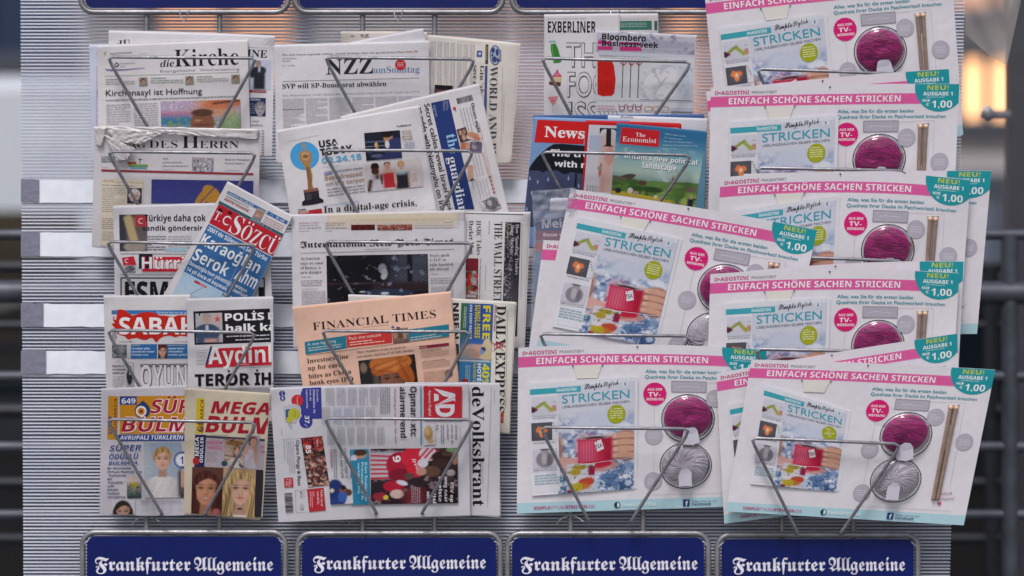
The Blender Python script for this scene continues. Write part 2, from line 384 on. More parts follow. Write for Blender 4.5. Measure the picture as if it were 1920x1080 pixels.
    def ring(s, cx, cy, rx, ry, wd, col, n=28):
        a = np.linspace(0, 2*math.pi, n+1); x = np.concatenate([cx+rx*np.cos(a), cx+(rx-wd)*np.cos(a)]); y = np.concatenate([cy+ry*np.sin(a), cy+(ry-wd)*np.sin(a)])
        s.add(x, y, [(i, i+1, i+n+2, i+n+1) for i in range(n)], lin(col, s.g))
    def line(s, pts, wd, col):
        for (x0, y0), (x1, y1) in zip(pts, pts[1:]):
            if abs(x1-x0)+abs(y1-y0) > 1e-6: s.bar(x0, y0, x1, y1, wd, col)
    def t(s, txt, x0, y0, x1, y1, cap, col='1c1a22', f='S', extra=0.):
        V, F, w_, ch = letters(txt, f, extra)
        if not len(V): return
        a = np.array((x0, y0), float); d = np.array((x1-x0, y1-y0), float); L = np.linalg.norm(d); e = d/L; p = np.array([-e[1], e[0]])
        Q = a + V[:, :1]*(L/w_)*e - V[:, 1:]*(cap/ch)*p
        s.add(Q[:, 0], Q[:, 1], F, lin(col, s.g))
    def to(s, txt, x0, y0, x1, y1, cap, col, line, f='S', k=.03):     # outlined lettering
        s.t(txt, x0, y0, x1, y1, cap, line, f, k); s.z += .05; s.t(txt, x0, y0, x1, y1, cap, col, f)
    def body(s, x0, y0, x1, y1, h, pitch, col='77747e', fill=.5, para=.0, k=1.0):
        a, e, p, L = s.frame((x0, y0), (x1, y1), h); n = int(h/pitch); X = []; Y = []; F = []; 
        for i in range(n):
            u = 0.; end = L*(s.rs.uniform(.3, .9) if s.rs.random() < .12 else 1)
            while u < end-1:
                wd = min(pitch*s.rs.uniform(.7, 2.6)*k, end-u); t0 = (i+.25)*pitch; th = pitch*fill*.85*s.rs.uniform(.85, 1.1)
                Q = [a+u*e+t0*p, a+(u+wd)*e+t0*p, a+(u+wd)*e+(t0+th)*p, a+u*e+(t0+th)*p]
                b = len(X); X += [q[0] for q in Q]; Y += [q[1] for q in Q]; F.append((b+3, b+2, b+1, b)); u += wd + pitch*.28
        if X: s.add(X, Y, F, np.array(lin(col, s.g))*.72+np.array(lin(s.paper, s.g))*.28, thin=True)
    def ph(s, x0, y0, x1, y1, h, spec, res=1.7, skew=0):
        L = math.hypot(x1-x0, y1-y0); k = s.view[2]*res; nx = max(4, int(L/k)+1); ny = max(4, int(h/k)+1)
        c = paint(spec, nx, ny, L/h, s.g, int(s.rs.integers(1e6)))
        s.grid((x0, y0), (x1, y1), h, nx, ny, cols=c.reshape(-1, 3), skew=skew)
    def code(s, x0, y0, x1, y1, h, col='222228'):
        a, e, p, L = s.frame((x0, y0), (x1, y1), h); u = 0
        while u < L:
            wd = L*s.rs.choice([.02, .035, .05]); q0 = a+u*e; q1 = a+min(L, u+wd)*e; s.bar(q0[0], q0[1], q1[0], q1[1], h, col); u += wd + L*s.rs.choice([.02, .035])
    def refine(s, lim=9.):                 # long faces are cut up so that the print follows the curl of the sheet
        V = np.vstack(s.V).tolist(); C = np.vstack(s.C).tolist(); out = []
        for f in s.F:
            xs = [V[k][0] for k in f]; ys = [V[k][1] for k in f]
            if max(xs)-min(xs) <= lim*1.25 and max(ys)-min(ys) <= lim*1.25: out.append(f); continue
            tris = [tuple(f[k] for k in t) for t in tessellate_polygon([[Vector((V[k][0], V[k][1], 0)) for k in f]])] if len(f) > 3 else [f]
            st_ = tris; 
            while st_:
                a, b, c = st_.pop(); e = [(math.hypot(V[p][0]-V[q][0], V[p][1]-V[q][1]), p, q, r) for p, q, r in ((a, b, c), (b, c, a), (c, a, b))]; m = max(e)
                if m[0] <= lim*1.5: out.append((a, b, c)); continue
                _, p, q, r = m; V.append([(V[p][i]+V[q][i])/2 for i in range(3)]); C.append([(C[p][i]+C[q][i])/2 for i in range(3)]); n = len(V)-1
                st_ += [(p, n, r), (n, q, r)]
        s.F = out; return np.array(V), np.array(C)
    def finish(s, print_name='print'):
        c = lin(s.paper, s.g)
        s.page = s.slab(s.quad, 0, s.thick*.5, s.name_page, s.root, c, s.pm)
        if s.leaves:
            for k in range(s.leaves):
                j = lambda: s.rs.uniform(-1, 1)*s.spread
                q = [(s.quad[0][0]+j()*.7, s.quad[0][1]+abs(j())*.5), (s.quad[1][0]+j(), s.quad[1][1]+abs(j())*.5), (s.quad[2][0]+j(), s.quad[2][1]+j()), (s.quad[3][0]+j(), s.quad[3][1]+j())]
                cc = tuple(x*(1-.05*(k % 2)) for x in c)
                s.slab(q, -s.thick*(k+1), s.thick*.5, 'inner_pages' if k else 'inner_page', s.root, cc, s.pm).name = 'inner_page'
        if s.n:
            V, C = s.refine(); W = s.P3(V[:, 0], V[:, 1], V[:, 2])
            used = np.zeros(len(V), bool)
            for f in s.F: used[list(f)] = True
            re = np.cumsum(used)-1
            F = [tuple(int(re[k]) for k in f) for f in s.F]
            mesh(print_name, W[used], F, s.ink, s.page, cols=C[used])
        return s
# ------------------------------------------------------------------ the street behind
GZ = -1.32
def st(name, mb, m, **k): return mb.build(name, m, kind='structure', smooth=False, **k)
mat('asphalt', '4a4a50', rough=.9, mottle=.4, mscale=3, bump=.5, bscale=60)
mat('pavement', '6f6d70', rough=.9, mottle=.3, mscale=4, bump=.4, bscale=50)
g = MB(); g.box((-60, -40, GZ-.4), (60, 60, GZ-.13)); st('ground', g, 'asphalt')
g = MB(); g.box((-12, -9, GZ-.126), (12, 1.45, GZ)); st('pavement', g, 'pavement')
# house fronts across the street
mat('plaster', 'b9b2b4', rough=.9, mottle=.15, mscale=.8, bump=.3, bscale=20)
mat('plaster_rose', 'b39a94', rough=.9, mottle=.15, mscale=.8, bump=.3, bscale=20)
mat('window_frame', '3d4250', rough=.5); mat('window_glass', '59657c', rough=.06, metal=.0, spec=.9, coat=.6)
mat('shop_glow', 'ffc890', emit='ffb882', es=1.5, rough=.4); mat('window_dark', '24324e', rough=.5, spec=.2); mat('shop_dim', 'c89878', emit='ffa878', es=.45, rough=.4); mat('shop_glow_pale', 'ffd7a6', emit='ffcf9a', es=1.9, rough=.4)
def house(x0, x1, y, h, m, label, wins, ground_band):
    r = thing('house', label, 'building', ((x0+x1)/2, y, GZ-.13))
    b = MB(); b.box((x0, y, GZ-.13), (x1, y+6, GZ+h), bev=.03); b.build('wall', m, r, smooth=False)
    b = MB(); b.box((x0, y-.12, GZ+3.4), (x1, y-.003, GZ+3.7)); b.build('cornice', 'plaster', r, smooth=False)
    for (wx, wz, ww, wh, gm) in wins:
        f = MB(); t = .09
        for (a0, b0, a1, b1) in ((0, 0, ww, t), (0, wh-t, ww, wh), (0, t, t, wh-t), (ww-t, t, ww, wh-t), (ww/2-.03, t, ww/2+.03, wh-t)):
            f.box((wx+a0, y-.09, wz+b0), (wx+a1, y-.003, wz+b1))
        f = f.build('window', 'window_frame', r, smooth=False)
        for k in (0, 1):
            xa = wx+t if k == 0 else wx+ww/2+.03; xb = wx+ww/2-.03 if k == 0 else wx+ww-t
            p = MB(); p.box((xa, y-.04, wz+t), (xb, y-.02, wz+wh-t)); p.build('pane', gm, f, smooth=False)
    return r
house(-12, -.4, 9.5, 14, 'plaster', 'pale plastered house across the street behind the white van', [(-11+i*2.1, z, 1.2, 1.8, 'window_glass') for i in range(4) for z in (GZ+.8, GZ+4.6)]+[(-2.0, GZ+2.3, .9, 1.2, 'shop_dim'), (-3.35, GZ+2.5, 1.0, 1.5, 'window_dark')], 0)
house(-.395, 2.1, 9.52, 14, 'plaster_rose', 'narrow rosy house front seen through the plastic sheet', [(.75, GZ+1.9, .6, 1.3, 'shop_dim'), (-.1, GZ+4.6, 1.4, 1.8, 'window_glass')], 0)
house(2.105, 12, 9.5, 14, 'plaster', 'pale house with warmly lit shop windows beside the rack', [(2.36, GZ+2.15, .42, .5, 'shop_glow'), (2.3, GZ+.6, .7, 1.35, 'window_glass'), (2.2, GZ+2.75, .85, .6, 'shop_dim'), (3.3, GZ+.7, 2.4, 2.4, 'window_glass'), (6.5, GZ+.7, 2.4, 2.4, 'window_glass')], 0)
# dark bay window frame close on the right: steel door of a kiosk
mat('door_steel', '3f4048', rough=.45, metal=.3, mottle=.2, mscale=12); mat('door_glass', '4c484c', rough=.12, spec=.5)
r = thing('kiosk_door', 'grey steel door frame with a strap hinge beside the rack', 'door', (1.30, .9, GZ))
def PX(px, y): return (px-960)*(D+y)/D/1000
def PZ(py, y): return (540-py)*(D+y)/D/1000
y = .9; b = MB()
b.box((PX(1893, y), y, GZ), (PX(1925, y), y+.06, PZ(-300, y)), bev=.004); b.box((PX(1925, y), y+.003, GZ+.9), (PX(2300, y), y+.057, PZ(380, y))); b.build('door_frame', 'door_steel', r, smooth=False)
b = MB(); b.box((PX(1925, y), y+.02, PZ(376, y)), (PX(2300, y), y+.03, PZ(-300, y))); b.build('pane', 'door_glass', r, smooth=False)
b = MB(); b.box((PX(1838, y-.02), y-.03, PZ(221, y)), (PX(1893, y-.02), y-.012, PZ(208, y)), bev=.003); b.ball((PX(1847, y), y-.035, PZ(214, y)), .016, sq=(1, .6, 1)); b.build('hinge', 'rack_steel', r)
# crowd barrier right behind the panel
mat('galvanised', '50555f', rough=.5, metal=.45, mottle=.3, mscale=25)
mat('galvanised_dark', '2c3038', rough=.5, metal=.4, mottle=.3, mscale=25)
def railing(y, rows, posts, label, m, x0=-2.6, x1=2.6):
    r = thing('railing', label, 'railing', (0, y, GZ))
    for (py, rad) in rows:
        b = MB(); b.tube([(x0, y, PZ(py, y)), (x1, y, PZ(py+(rad > .02)*6, y))], rad, 12); b.build('rail', m, r)
    for px in posts:
        b = MB(); b.tube([(PX(px, y), y, GZ), (PX(px, y), y, PZ(rows[0][0], y))], .018, 12); b.build('post', m, r)
    return r
railing(.55, [(440, .011), (545, .024), (706, .012), (838, .012), (965, .011)], [-520, -150, 590, 1893, 2300], 'grey tubular crowd barrier with five rails behind the plastic sheet', 'galvanised')
railing(1.15, [(500, .012), (610, .010), (770, .016), (905, .012), (1010, .012)], [-700, 340, 1200, 1858, 2500], 'second darker crowd barrier standing further back', 'galvanised_dark', -3, 3)
# cars
mat('car_black', '0d0f14', rough=.35, coat=.15, spec=.4); mat('van_white', 'b9c0cc', rough=.3, coat=.5); mat('tyre', '121214', rough=.85); mat('rim', '8b8e94', rough=.35, metal=.8)
mat('car_glass', '141a22', rough=.06, spec=.9, coat=.5); mat('lamp_red', '7c1a14', rough=.3); mat('lamp_clear', 'c9ccd0', rough=.15)
def car(name, label, cat, cx, y, prof, wins, m, wheels, wr, width=1.7):
    r = thing(name, label, cat, (cx, y+width/2, GZ-.13)); z0 = GZ-.13
    b = MB(); b.prism([(cx+x, z0+z) for x, z in prof], y, y+width); o = b.build('body', m, r, smooth=False)
    md = o.modifiers.new('soft', 'BEVEL'); md.width = .06; md.segments = 3; md.limit_method = 'ANGLE'
    for wq in wins:
        for ys, nm in ((y-.008, 'window'), (y+width-.002, 'window')):
            b = MB(); b.prism([(cx+x, z0+z) for x, z in wq], ys, ys+.01); b.build(nm, 'car_glass', r, smooth=False)
    for wx in wheels:
        for ys in (y-.02, y+width-.18):
            b = MB(); b.tube([(cx+wx, ys+.03, z0+wr), (cx+wx, ys, z0+wr)][::-1], 1, 3) if 0 else None
            n = 24; V = []; F = []
            for k, (yy, rr) in enumerate(((ys, wr*.62), (ys, wr*.94), (ys+.02, wr), (ys+.18, wr), (ys+.2, wr*.9))):
                for i in range(n): a = 6.2832*i/n; V.append((cx+wx+rr*math.cos(a), yy, z0+wr+rr*math.sin(a)))
            for k in range(4):
                for i in range(n): F.append((k*n+i, k*n+(i+1) % n, (k+1)*n+(i+1) % n, (k+1)*n+i))
            t = MB().add(V, F).build('wheel', 'tyre', r)
            V = [(cx+wx, ys+.02, z0+wr)]; F = []
            for i in range(n): a = 6.2832*i/n; V.append((cx+wx+wr*.62*math.cos(a), ys+.004+.02*(i % 4 < 2), z0+wr+wr*.62*math.sin(a)))
            F = [(0, i+1, (i+1) % n+1) for i in range(n)]; MB().add(V, F).build('rim', 'rim', t, smooth=False)
    b = MB(); b.box((cx+prof[0][0]-.01, y+.15, z0+.62), (cx+prof[0][0]+.05, y+.4, z0+.75), bev=.01); b.build('headlight', 'lamp_clear', r)
    xm = max(p[0] for p in prof); b = MB(); b.box((cx+xm-.05, y+.15, z0+.7), (cx+xm+.01, y+.35, z0+.85), bev=.01); b.build('tail_light', 'lamp_red', r)
car('parked_car', 'black estate car parked at the kerb behind the barriers', 'car', .0, 1.9,
    [(-2.45, .3), (-2.47, .75), (-2.3, .92), (-1.95, 1.0), (-1.45, 1.42), (-1.2, 1.48), (1.9, 1.5), (2.2, 1.1), (2.3, .95), (2.3, .35), (2.0, .28), (-2.1, .28)],
    [[(-1.8, 1.02), (-1.4, 1.36), (-.5, 1.41), (-.5, 1.02)], [(-.42, 1.02), (-.42, 1.41), (.6, 1.42), (.6, 1.02)], [(.68, 1.02), (.68, 1.42), (1.8, 1.42), (2.05, 1.05)]], 'car_black', (-1.6, 1.5), .31)
car('parked_van', 'white delivery van on the road beyond the black car', 'van', -2.6, 5.0,
    [(-2.5, .35), (-2.5, 2.1), (-2.3, 2.25), (1.4, 2.25), (1.75, 2.1), (2.2, 1.5), (2.75, 1.25), (2.85, .9), (2.85, .35), (-1.8, .28)],
    [[(1.05, 1.5), (1.05, 2.0), (1.6, 2.0), (2.0, 1.5)], [(-2.2, 1.46), (-2.2, 1.74), (.98, 1.74), (.98, 1.46)]], 'van_white', (-1.5, 1.9), .36, 2.0)
# ------------------------------------------------------------------ twin-wall plastic sheet behind the rack
def clearmat(name, col, a, rough=.25, haze=0.):
    m = bpy.data.materials.new(name); MATS[name] = m; m.use_nodes = True; nt = m.node_tree; N = nt.nodes; Lk = nt.links
    b = N['Principled BSDF']; b.inputs['Base Color'].default_value = (*lin(col), 1); b.inputs['Roughness'].default_value = rough
    tr = N.new('ShaderNodeBsdfTransparent'); mx = N.new('ShaderNodeMixShader')
    tl = N.new('ShaderNodeBsdfTranslucent'); tl.inputs[0].default_value = (*lin(col), 1); m2 = N.new('ShaderNodeMixShader'); m2.inputs[0].default_value = haze
    Lk.new(b.outputs[0], m2.inputs[1]); Lk.new(tl.outputs[0], m2.inputs[2])
    tc = N.new('ShaderNodeTexCoord'); n = N.new('ShaderNodeTexNoise'); n.inputs['Scale'].default_value = 6; n.inputs['Detail'].default_value = 7; Lk.new(tc.outputs['Object'], n.inputs['Vector'])
    mp = N.new('ShaderNodeMapRange'); mp.inputs[1].default_value = .3; mp.inputs[2].default_value = .75; mp.inputs[3].default_value = a-.05; mp.inputs[4].default_value = a+.07; Lk.new(n.outputs[0], mp.inputs[0])
    Lk.new(mp.outputs[0], mx.inputs[0]); Lk.new(tr.outputs[0], mx.inputs[1]); Lk.new(m2.outputs[0], mx.inputs[2]); Lk.new(mx.outputs[0], N['Material Output'].inputs[0])
    return m
clearmat('sheet_skin', '98a2c2', .08, .15, .35); clearmat('sheet_web', 'f0f2fc', .95, .35, .2); clearmat('cellophane', 'b8c0d0', .2, .08); 
m = bpy.data.materials.new('blister_clear'); MATS['blister_clear'] = m; m.use_nodes = True; nt = m.node_tree; N = nt.nodes; Lk = nt.links
_t = N.new('ShaderNodeBsdfTransparent'); _g = N.new('ShaderNodeBsdfGlossy'); _g.inputs['Roughness'].default_value = .09; _m = N.new('ShaderNodeMixShader'); _f = N.new('ShaderNodeFresnel'); _f.inputs[0].default_value = 1.47
_n = N.new('ShaderNodeTexNoise'); _n.inputs['Scale'].default_value = 55; _tc = N.new('ShaderNodeTexCoord'); Lk.new(_tc.outputs['Object'], _n.inputs['Vector']); _b = N.new('ShaderNodeBump'); _b.inputs['Strength'].default_value = .22; _b.inputs['Distance'].default_value = .004; Lk.new(_n.outputs[0], _b.inputs['Height']); Lk.new(_b.outputs[0], _g.inputs['Normal'])
Lk.new(_f.outputs[0], _m.inputs[0]); Lk.new(_t.outputs[0], _m.inputs[1]); Lk.new(_g.outputs[0], _m.inputs[2]); Lk.new(_m.outputs[0], N['Material Output'].inputs[0])
YP = .035
panel = thing('plastic_sheet', 'translucent ribbed twin-wall plastic sheet standing behind the newspaper racks', 'plastic sheet', (0, YP, GZ))
pq = [(38, -40), (1809, -40), (1779, 1130), (44, 1130)]
PB = 540-1000*(GZ+.002)*D/(D+YP)
def pside(py): t = (py+40)/1170; return PX(38+6*t, YP), PX(1809-30*t, YP)
for nm, yy in (('front_skin', YP), ('back_skin', YP+.010)):
    b = MB(); z1, z0 = PZ(-40, YP), PZ(PB, YP); a0, a1 = pside(-40); b0, b1 = pside(PB)
    V = [(b0, yy, z0), (b1, yy, z0), (a1, yy, z1), (a0, yy, z1)]; b.add(V + [(x, yy+.0005, z) for x, _, z in V], [(0, 1, 2, 3), (7, 6, 5, 4), (0, 4, 5, 1), (1, 5, 6, 2), (2, 6, 7, 3), (3, 7, 4, 0)]); b.build(nm, 'sheet_skin', panel, smooth=False)
b = MB(); py = -38
while py < PB-3:
    a0, a1 = pside(py); z = PZ(py+.35*math.sin(py*.7)+random.uniform(-.2, .2), YP); b.box((a0, YP+.0008, z-.0012), (a1+.001, YP+.0098, z+.0011)); py += 6.35
b.build('rib', 'sheet_web', panel, smooth=False, kind='stuff')
# white tape strips stuck across the sheet and the grey patches at their ends
mat('tape_white', 'dde3f0', rough=.45, mottle=.08, mscale=40, bump=.5, bscale=60); mat('duct_tape', '7a7c90', rough=.4, metal=.15, mottle=.15, mscale=90, bump=1., bscale=120)
names = ['uppermost', 'second', 'third', 'lowest']
for i, (ya, yb, xe, xg) in enumerate(((338, 380, 1000, 74), (436, 481, 1000, 75), (570, 613, 1000, 82), (658, 701, 1000, 87))):
    def strip(nm, x0, x1, y0, y1, yy, m, label, cat, grp, n=60, rag=.0):
        x = np.linspace(x0, x1, n); rs = np.random.default_rng(i); top = y0 + rag*rs.normal(size=n)*.5; bot = y1 + rag*rs.normal(size=n)*.5
        wv = .0006*np.sin(x*.09) + .0004*rs.random(n)
        V = []; 
        for k in range(n):
            for zz, dy in ((top[k], 0), (bot[k], 0), (bot[k], .0006), (top[k], .0006)): V.append((PX(x[k], YP), yy-wv[k]+dy, PZ(zz, YP)))
        F = [(k*4+j, k*4+(j+1) % 4, k*4+4+(j+1) % 4, k*4+4+j) for k in range(n-1) for j in range(4)] + [(3, 2, 1, 0), tuple(n*4-4+j for j in range(4))]
        o = mesh(nm, V, F, m, None, loc=(PX((x0+x1)/2, YP), yy, PZ(y1, YP))); o['label'] = label; o['category'] = cat; o['group'] = grp
    strip('white_tape', 40, xe, ya, yb, YP-.0025, 'tape_white', f'{names[i]} of the four wide white tape strips across the plastic sheet', 'tape strip', 'white tape strips on the plastic sheet', rag=.8)
    strip('duct_tape', 40, xg, ya-2, yb-1, YP-.0050, 'duct_tape', f'grey duct tape patch on the end of the {names[i]} white strip', 'tape', 'grey duct tape patches', 8, rag=1.5)
# translucent film flap hanging in the top corner
rs = np.random.default_rng(3); nx, ny = 22, 16; V = []; F = []
for j in range(ny):
    for i in range(nx):
        u, v = i/(nx-1), j/(ny-1); px = 1806+u*112; py = -30 + v*((105-30*abs(u-.65)/.65) if u < .65 else 130-90*(u-.65)/.35) + 0
        py = -30 + v*(95 + (60*u/.7 if u < .7 else 60-150*(u-.7)/.3)); V.append((PX(px, YP), YP-.01-.008*math.sin(u*5+v*3)-.004*math.sin(v*9-u*11), PZ(py, YP)))
F = [(j*nx+i, j*nx+i+1, j*nx+nx+i+1, j*nx+nx+i) for j in range(ny-1) for i in range(nx-1)]
clearmat('film', 'cfc8c4', .45, .3, .5)
o = mesh('plastic_film', V, F, 'film', None, smooth=True, loc=(PX(1860, YP), YP, PZ(90, YP))); o['label'] = 'crumpled translucent film flap hanging beside the top of the sheet'; o['category'] = 'film'
# ------------------------------------------------------------------ the four racks
def rrect(x0, y0, x1, y1, r, n=6):
    P = []
    for cx, cy, a0 in ((x1-r, y0+r, -90), (x1-r, y1-r, 0), (x0+r, y1-r, 90), (x0+r, y0+r, 180)):
        for k in range(n+1): a = R(a0+90*k/n); P.append((cx+r*math.cos(a), cy+r*math.sin(a)))
    return P
LEAN0 = .049
def pocket(root, xa, ya, xb, yb, la, lb, yl, a=LEAN0):
    def pt(px, py, d): return tuple(X3(np.array(float(px)), np.array(float(py)), d))
    dt = a + SL*(yl-ya)/1000
    j = random.uniform
    P = [pt(la-3, yl-6, .004), pt(la-2, yl+1, .02), pt(la, yl, a), pt(xa+5, ya+16, a+SL*(yl-ya-16)/1000), pt(xa, ya+4, dt), pt(xa+7, ya, dt+.001), pt((xa+xb)/2, (ya+yb)/2+j(-.6, .6), dt+.001), pt(xb-8, yb, dt+.001), pt(xb, yb+4, dt), pt(xb-5, yb+16, a+SL*(yl-ya-16)/1000), pt(lb, yl, a), pt(lb+2, yl+1, .02), pt(lb+3, yl-6, .004)]
    P = [P[0]]+fillet(P[1:4], .004, 3)[0:] + [P[4], P[5], P[6], P[7], P[8]] + fillet(P[9:12], .004, 3) + [P[12]]
    b = MB(); b.tube(P, .0031, 10); b.build('wire_pocket', 'rack_steel', root)
RK = [dict(sx=(147, 545), bx=(150, 540), by=998, posts=(275, 412), bars=[(205, 107, 478, 109), (205, 284, 478, 287), (203, 453, 477, 459), (204, 619, 477, 624), (204, 786, 478, 792)], legs=(304, 384), txt=(178, 512, 1070, 1070)),
      dict(sx=(548, 947), bx=(553, 943), by=1000, posts=(680, 815), bars=[(612, 107, 888, 111), (609, 282, 885, 283), (610, 453, 885, 456), (606, 620, 881, 622), (611, 784, 886, 787)], legs=(706, 791), txt=(587, 911, 1068, 1066)),
      dict(sx=(955, 1352), bx=(947, 1333), by=1000, posts=(1070, 1206), bars=[(1018, 109, 1293, 116), (1017, 285, 1293, 291), (1017, 455, 1292, 460), (1014, 626, 1290, 630), (1016, 801, 1290, 804)], legs=(1105, 1182), txt=(976, 1308, 1070, 1068)),
      dict(sx=(1362, 1758), bx=(1340, 1726), by=1003, posts=(1466, 1600), bars=[(1422, 130, 1701, 139), (1420, 315, 1697, 320), (1420, 480, 1692, 489), (1419, 655, 1690, 660), (1411, 822, 1685, 832)], legs=(1496, 1576), txt=(1374, 1697, 1071, 1070))]
ords = ['rack holding German church papers and Turkish newspapers', 'rack holding the pink and other international newspapers', 'rack with English magazines over knitting sets', 'rack filled only with knitting sets']
def signpart(root, x0, y0, x1, y1, txt=None):
    r = 24; P = [X3(np.array(a), np.array(b), .006) for a, b in rrect(x0+5, y0+5, x1-5, y1-5, r)]
    b = MB(); b.tube(P, .0055, 12, closed=True); fr = b.build('sign_frame', 'rack_tube', root)
    O = rrect(x0+13, y0+13, x1-13, y1-13, r-9, 5); n = len(O); A = [tuple(X3(np.array(a), np.array(b), .011)) for a, b in O]; B = [tuple(X3(np.array(a), np.array(b), .001)) for a, b in O]
    b = MB(); b.add(A+B, [tuple(range(n))[::-1], tuple(range(n, 2*n))] + [(i, (i+1) % n, (i+1) % n+n, i+n) for i in range(n)]); sb = b.build('sign_board', 'sign_enamel', root, smooth=False)
    if txt:
        V, F, w_, ch = letters('Frankfurter', 'f'); V2, F2, w2, ch2 = letters('Allgemeine', 'f')
        s = Sheet.__new__(Sheet); xa, xb, ya, yb = txt; W = xb-xa; V_ = []; F_ = []
        for (VV, FF, ww, off, wd) in ((V, F, w_, 0, W*.537), (V2, F2, w2, W*.557, W*.443)):
            n0 = len(V_); k = (33/ch)
            for x, yv in VV:
                px = xa+off+x*wd/ww; V_.append(tuple(X3(np.array(px), np.array(ya+(yb-ya)*(px-xa)/W - yv*k), .0118)))
            F_ += [tuple(i+n0 for i in f) for f in FF]
        mesh('lettering', V_, F_, 'sign_white', sb)
        b = MB()
        for cxp, cyp in ((x0+20, y0+22), (x1-20, y0+22)):
            for k in range(5): a = R(200+k*14 if cxp < (x0+x1)/2 else -20-k*14); b.ball(X3(np.array(cxp+12+(-14 if cxp < (x0+x1)/2 else -10)*1+10*math.cos(a)), np.array(cyp+8+10*math.sin(a)), .0115), .0011, 6, 4)
        b.build('rivet', 'sign_white', sb, kind='stuff')
for i, q in enumerate(RK):
    root = thing('newspaper_rack', 'steel wire ' + ords[i], 'rack', tuple(X3(np.array((q['bx'][0]+q['bx'][1])/2.), np.array(1120.), 0)), 'newspaper racks in a row')
    signpart(root, q['sx'][0], -90, q['sx'][1], 28)
    signpart(root, q['bx'][0], q['by']-5, q['bx'][1], 1122, q['txt'])
    for px in q['posts']:
        b = MB(); b.tube([X3(np.array(float(px)), np.array(20.), 0.), X3(np.array(px-1.), np.array(500.), 0.), X3(np.array(float(px)), np.array(1000.), 0.), (X3(np.array(float(px)), np.array(1000.), 0.)[0], 0., GZ)], .005, 10); b.build('post', 'rack_tube', root)
    for k, (xa, ya, xb, yb) in enumerate(q['bars']):
        sc_ = (xb-xa)/273; yl = ya + (178 if k == 4 or i < 2 else 172); la, lb = q['legs']
        if i == 3 and k < 4: la, lb = la+8, lb+10
        pocket(root, xa, ya, xb, yb, la, lb, yl, LEAN0+(.018 if i == 3 and k >= 3 else 0))
    xm = sum(q['sx'])/2   # little wire hook under the upper sign
    h = MB(); pt = lambda px, py, d: tuple(X3(np.array(float(px)), np.array(float(py)), d))
    h.tube(fillet([pt(xm-9, 20, .012), pt(xm-7, 30, .016), pt(xm-1, 42, .02), pt(xm+5, 30, .016), pt(xm+8, 20, .012)], .005), .0013, 6); h.build('hook', 'rack_steel', root)
    h = MB(); la = q['posts'][0]
    h.tube(fillet([pt(la-28, 986, .012), pt(la-20, 974, .014), pt(la-4, 966, .008), pt(la+10, 968, .007), pt(la+24, 978, .012)], .005), .0013, 6); h.build('tie_wire', 'rack_steel', root)
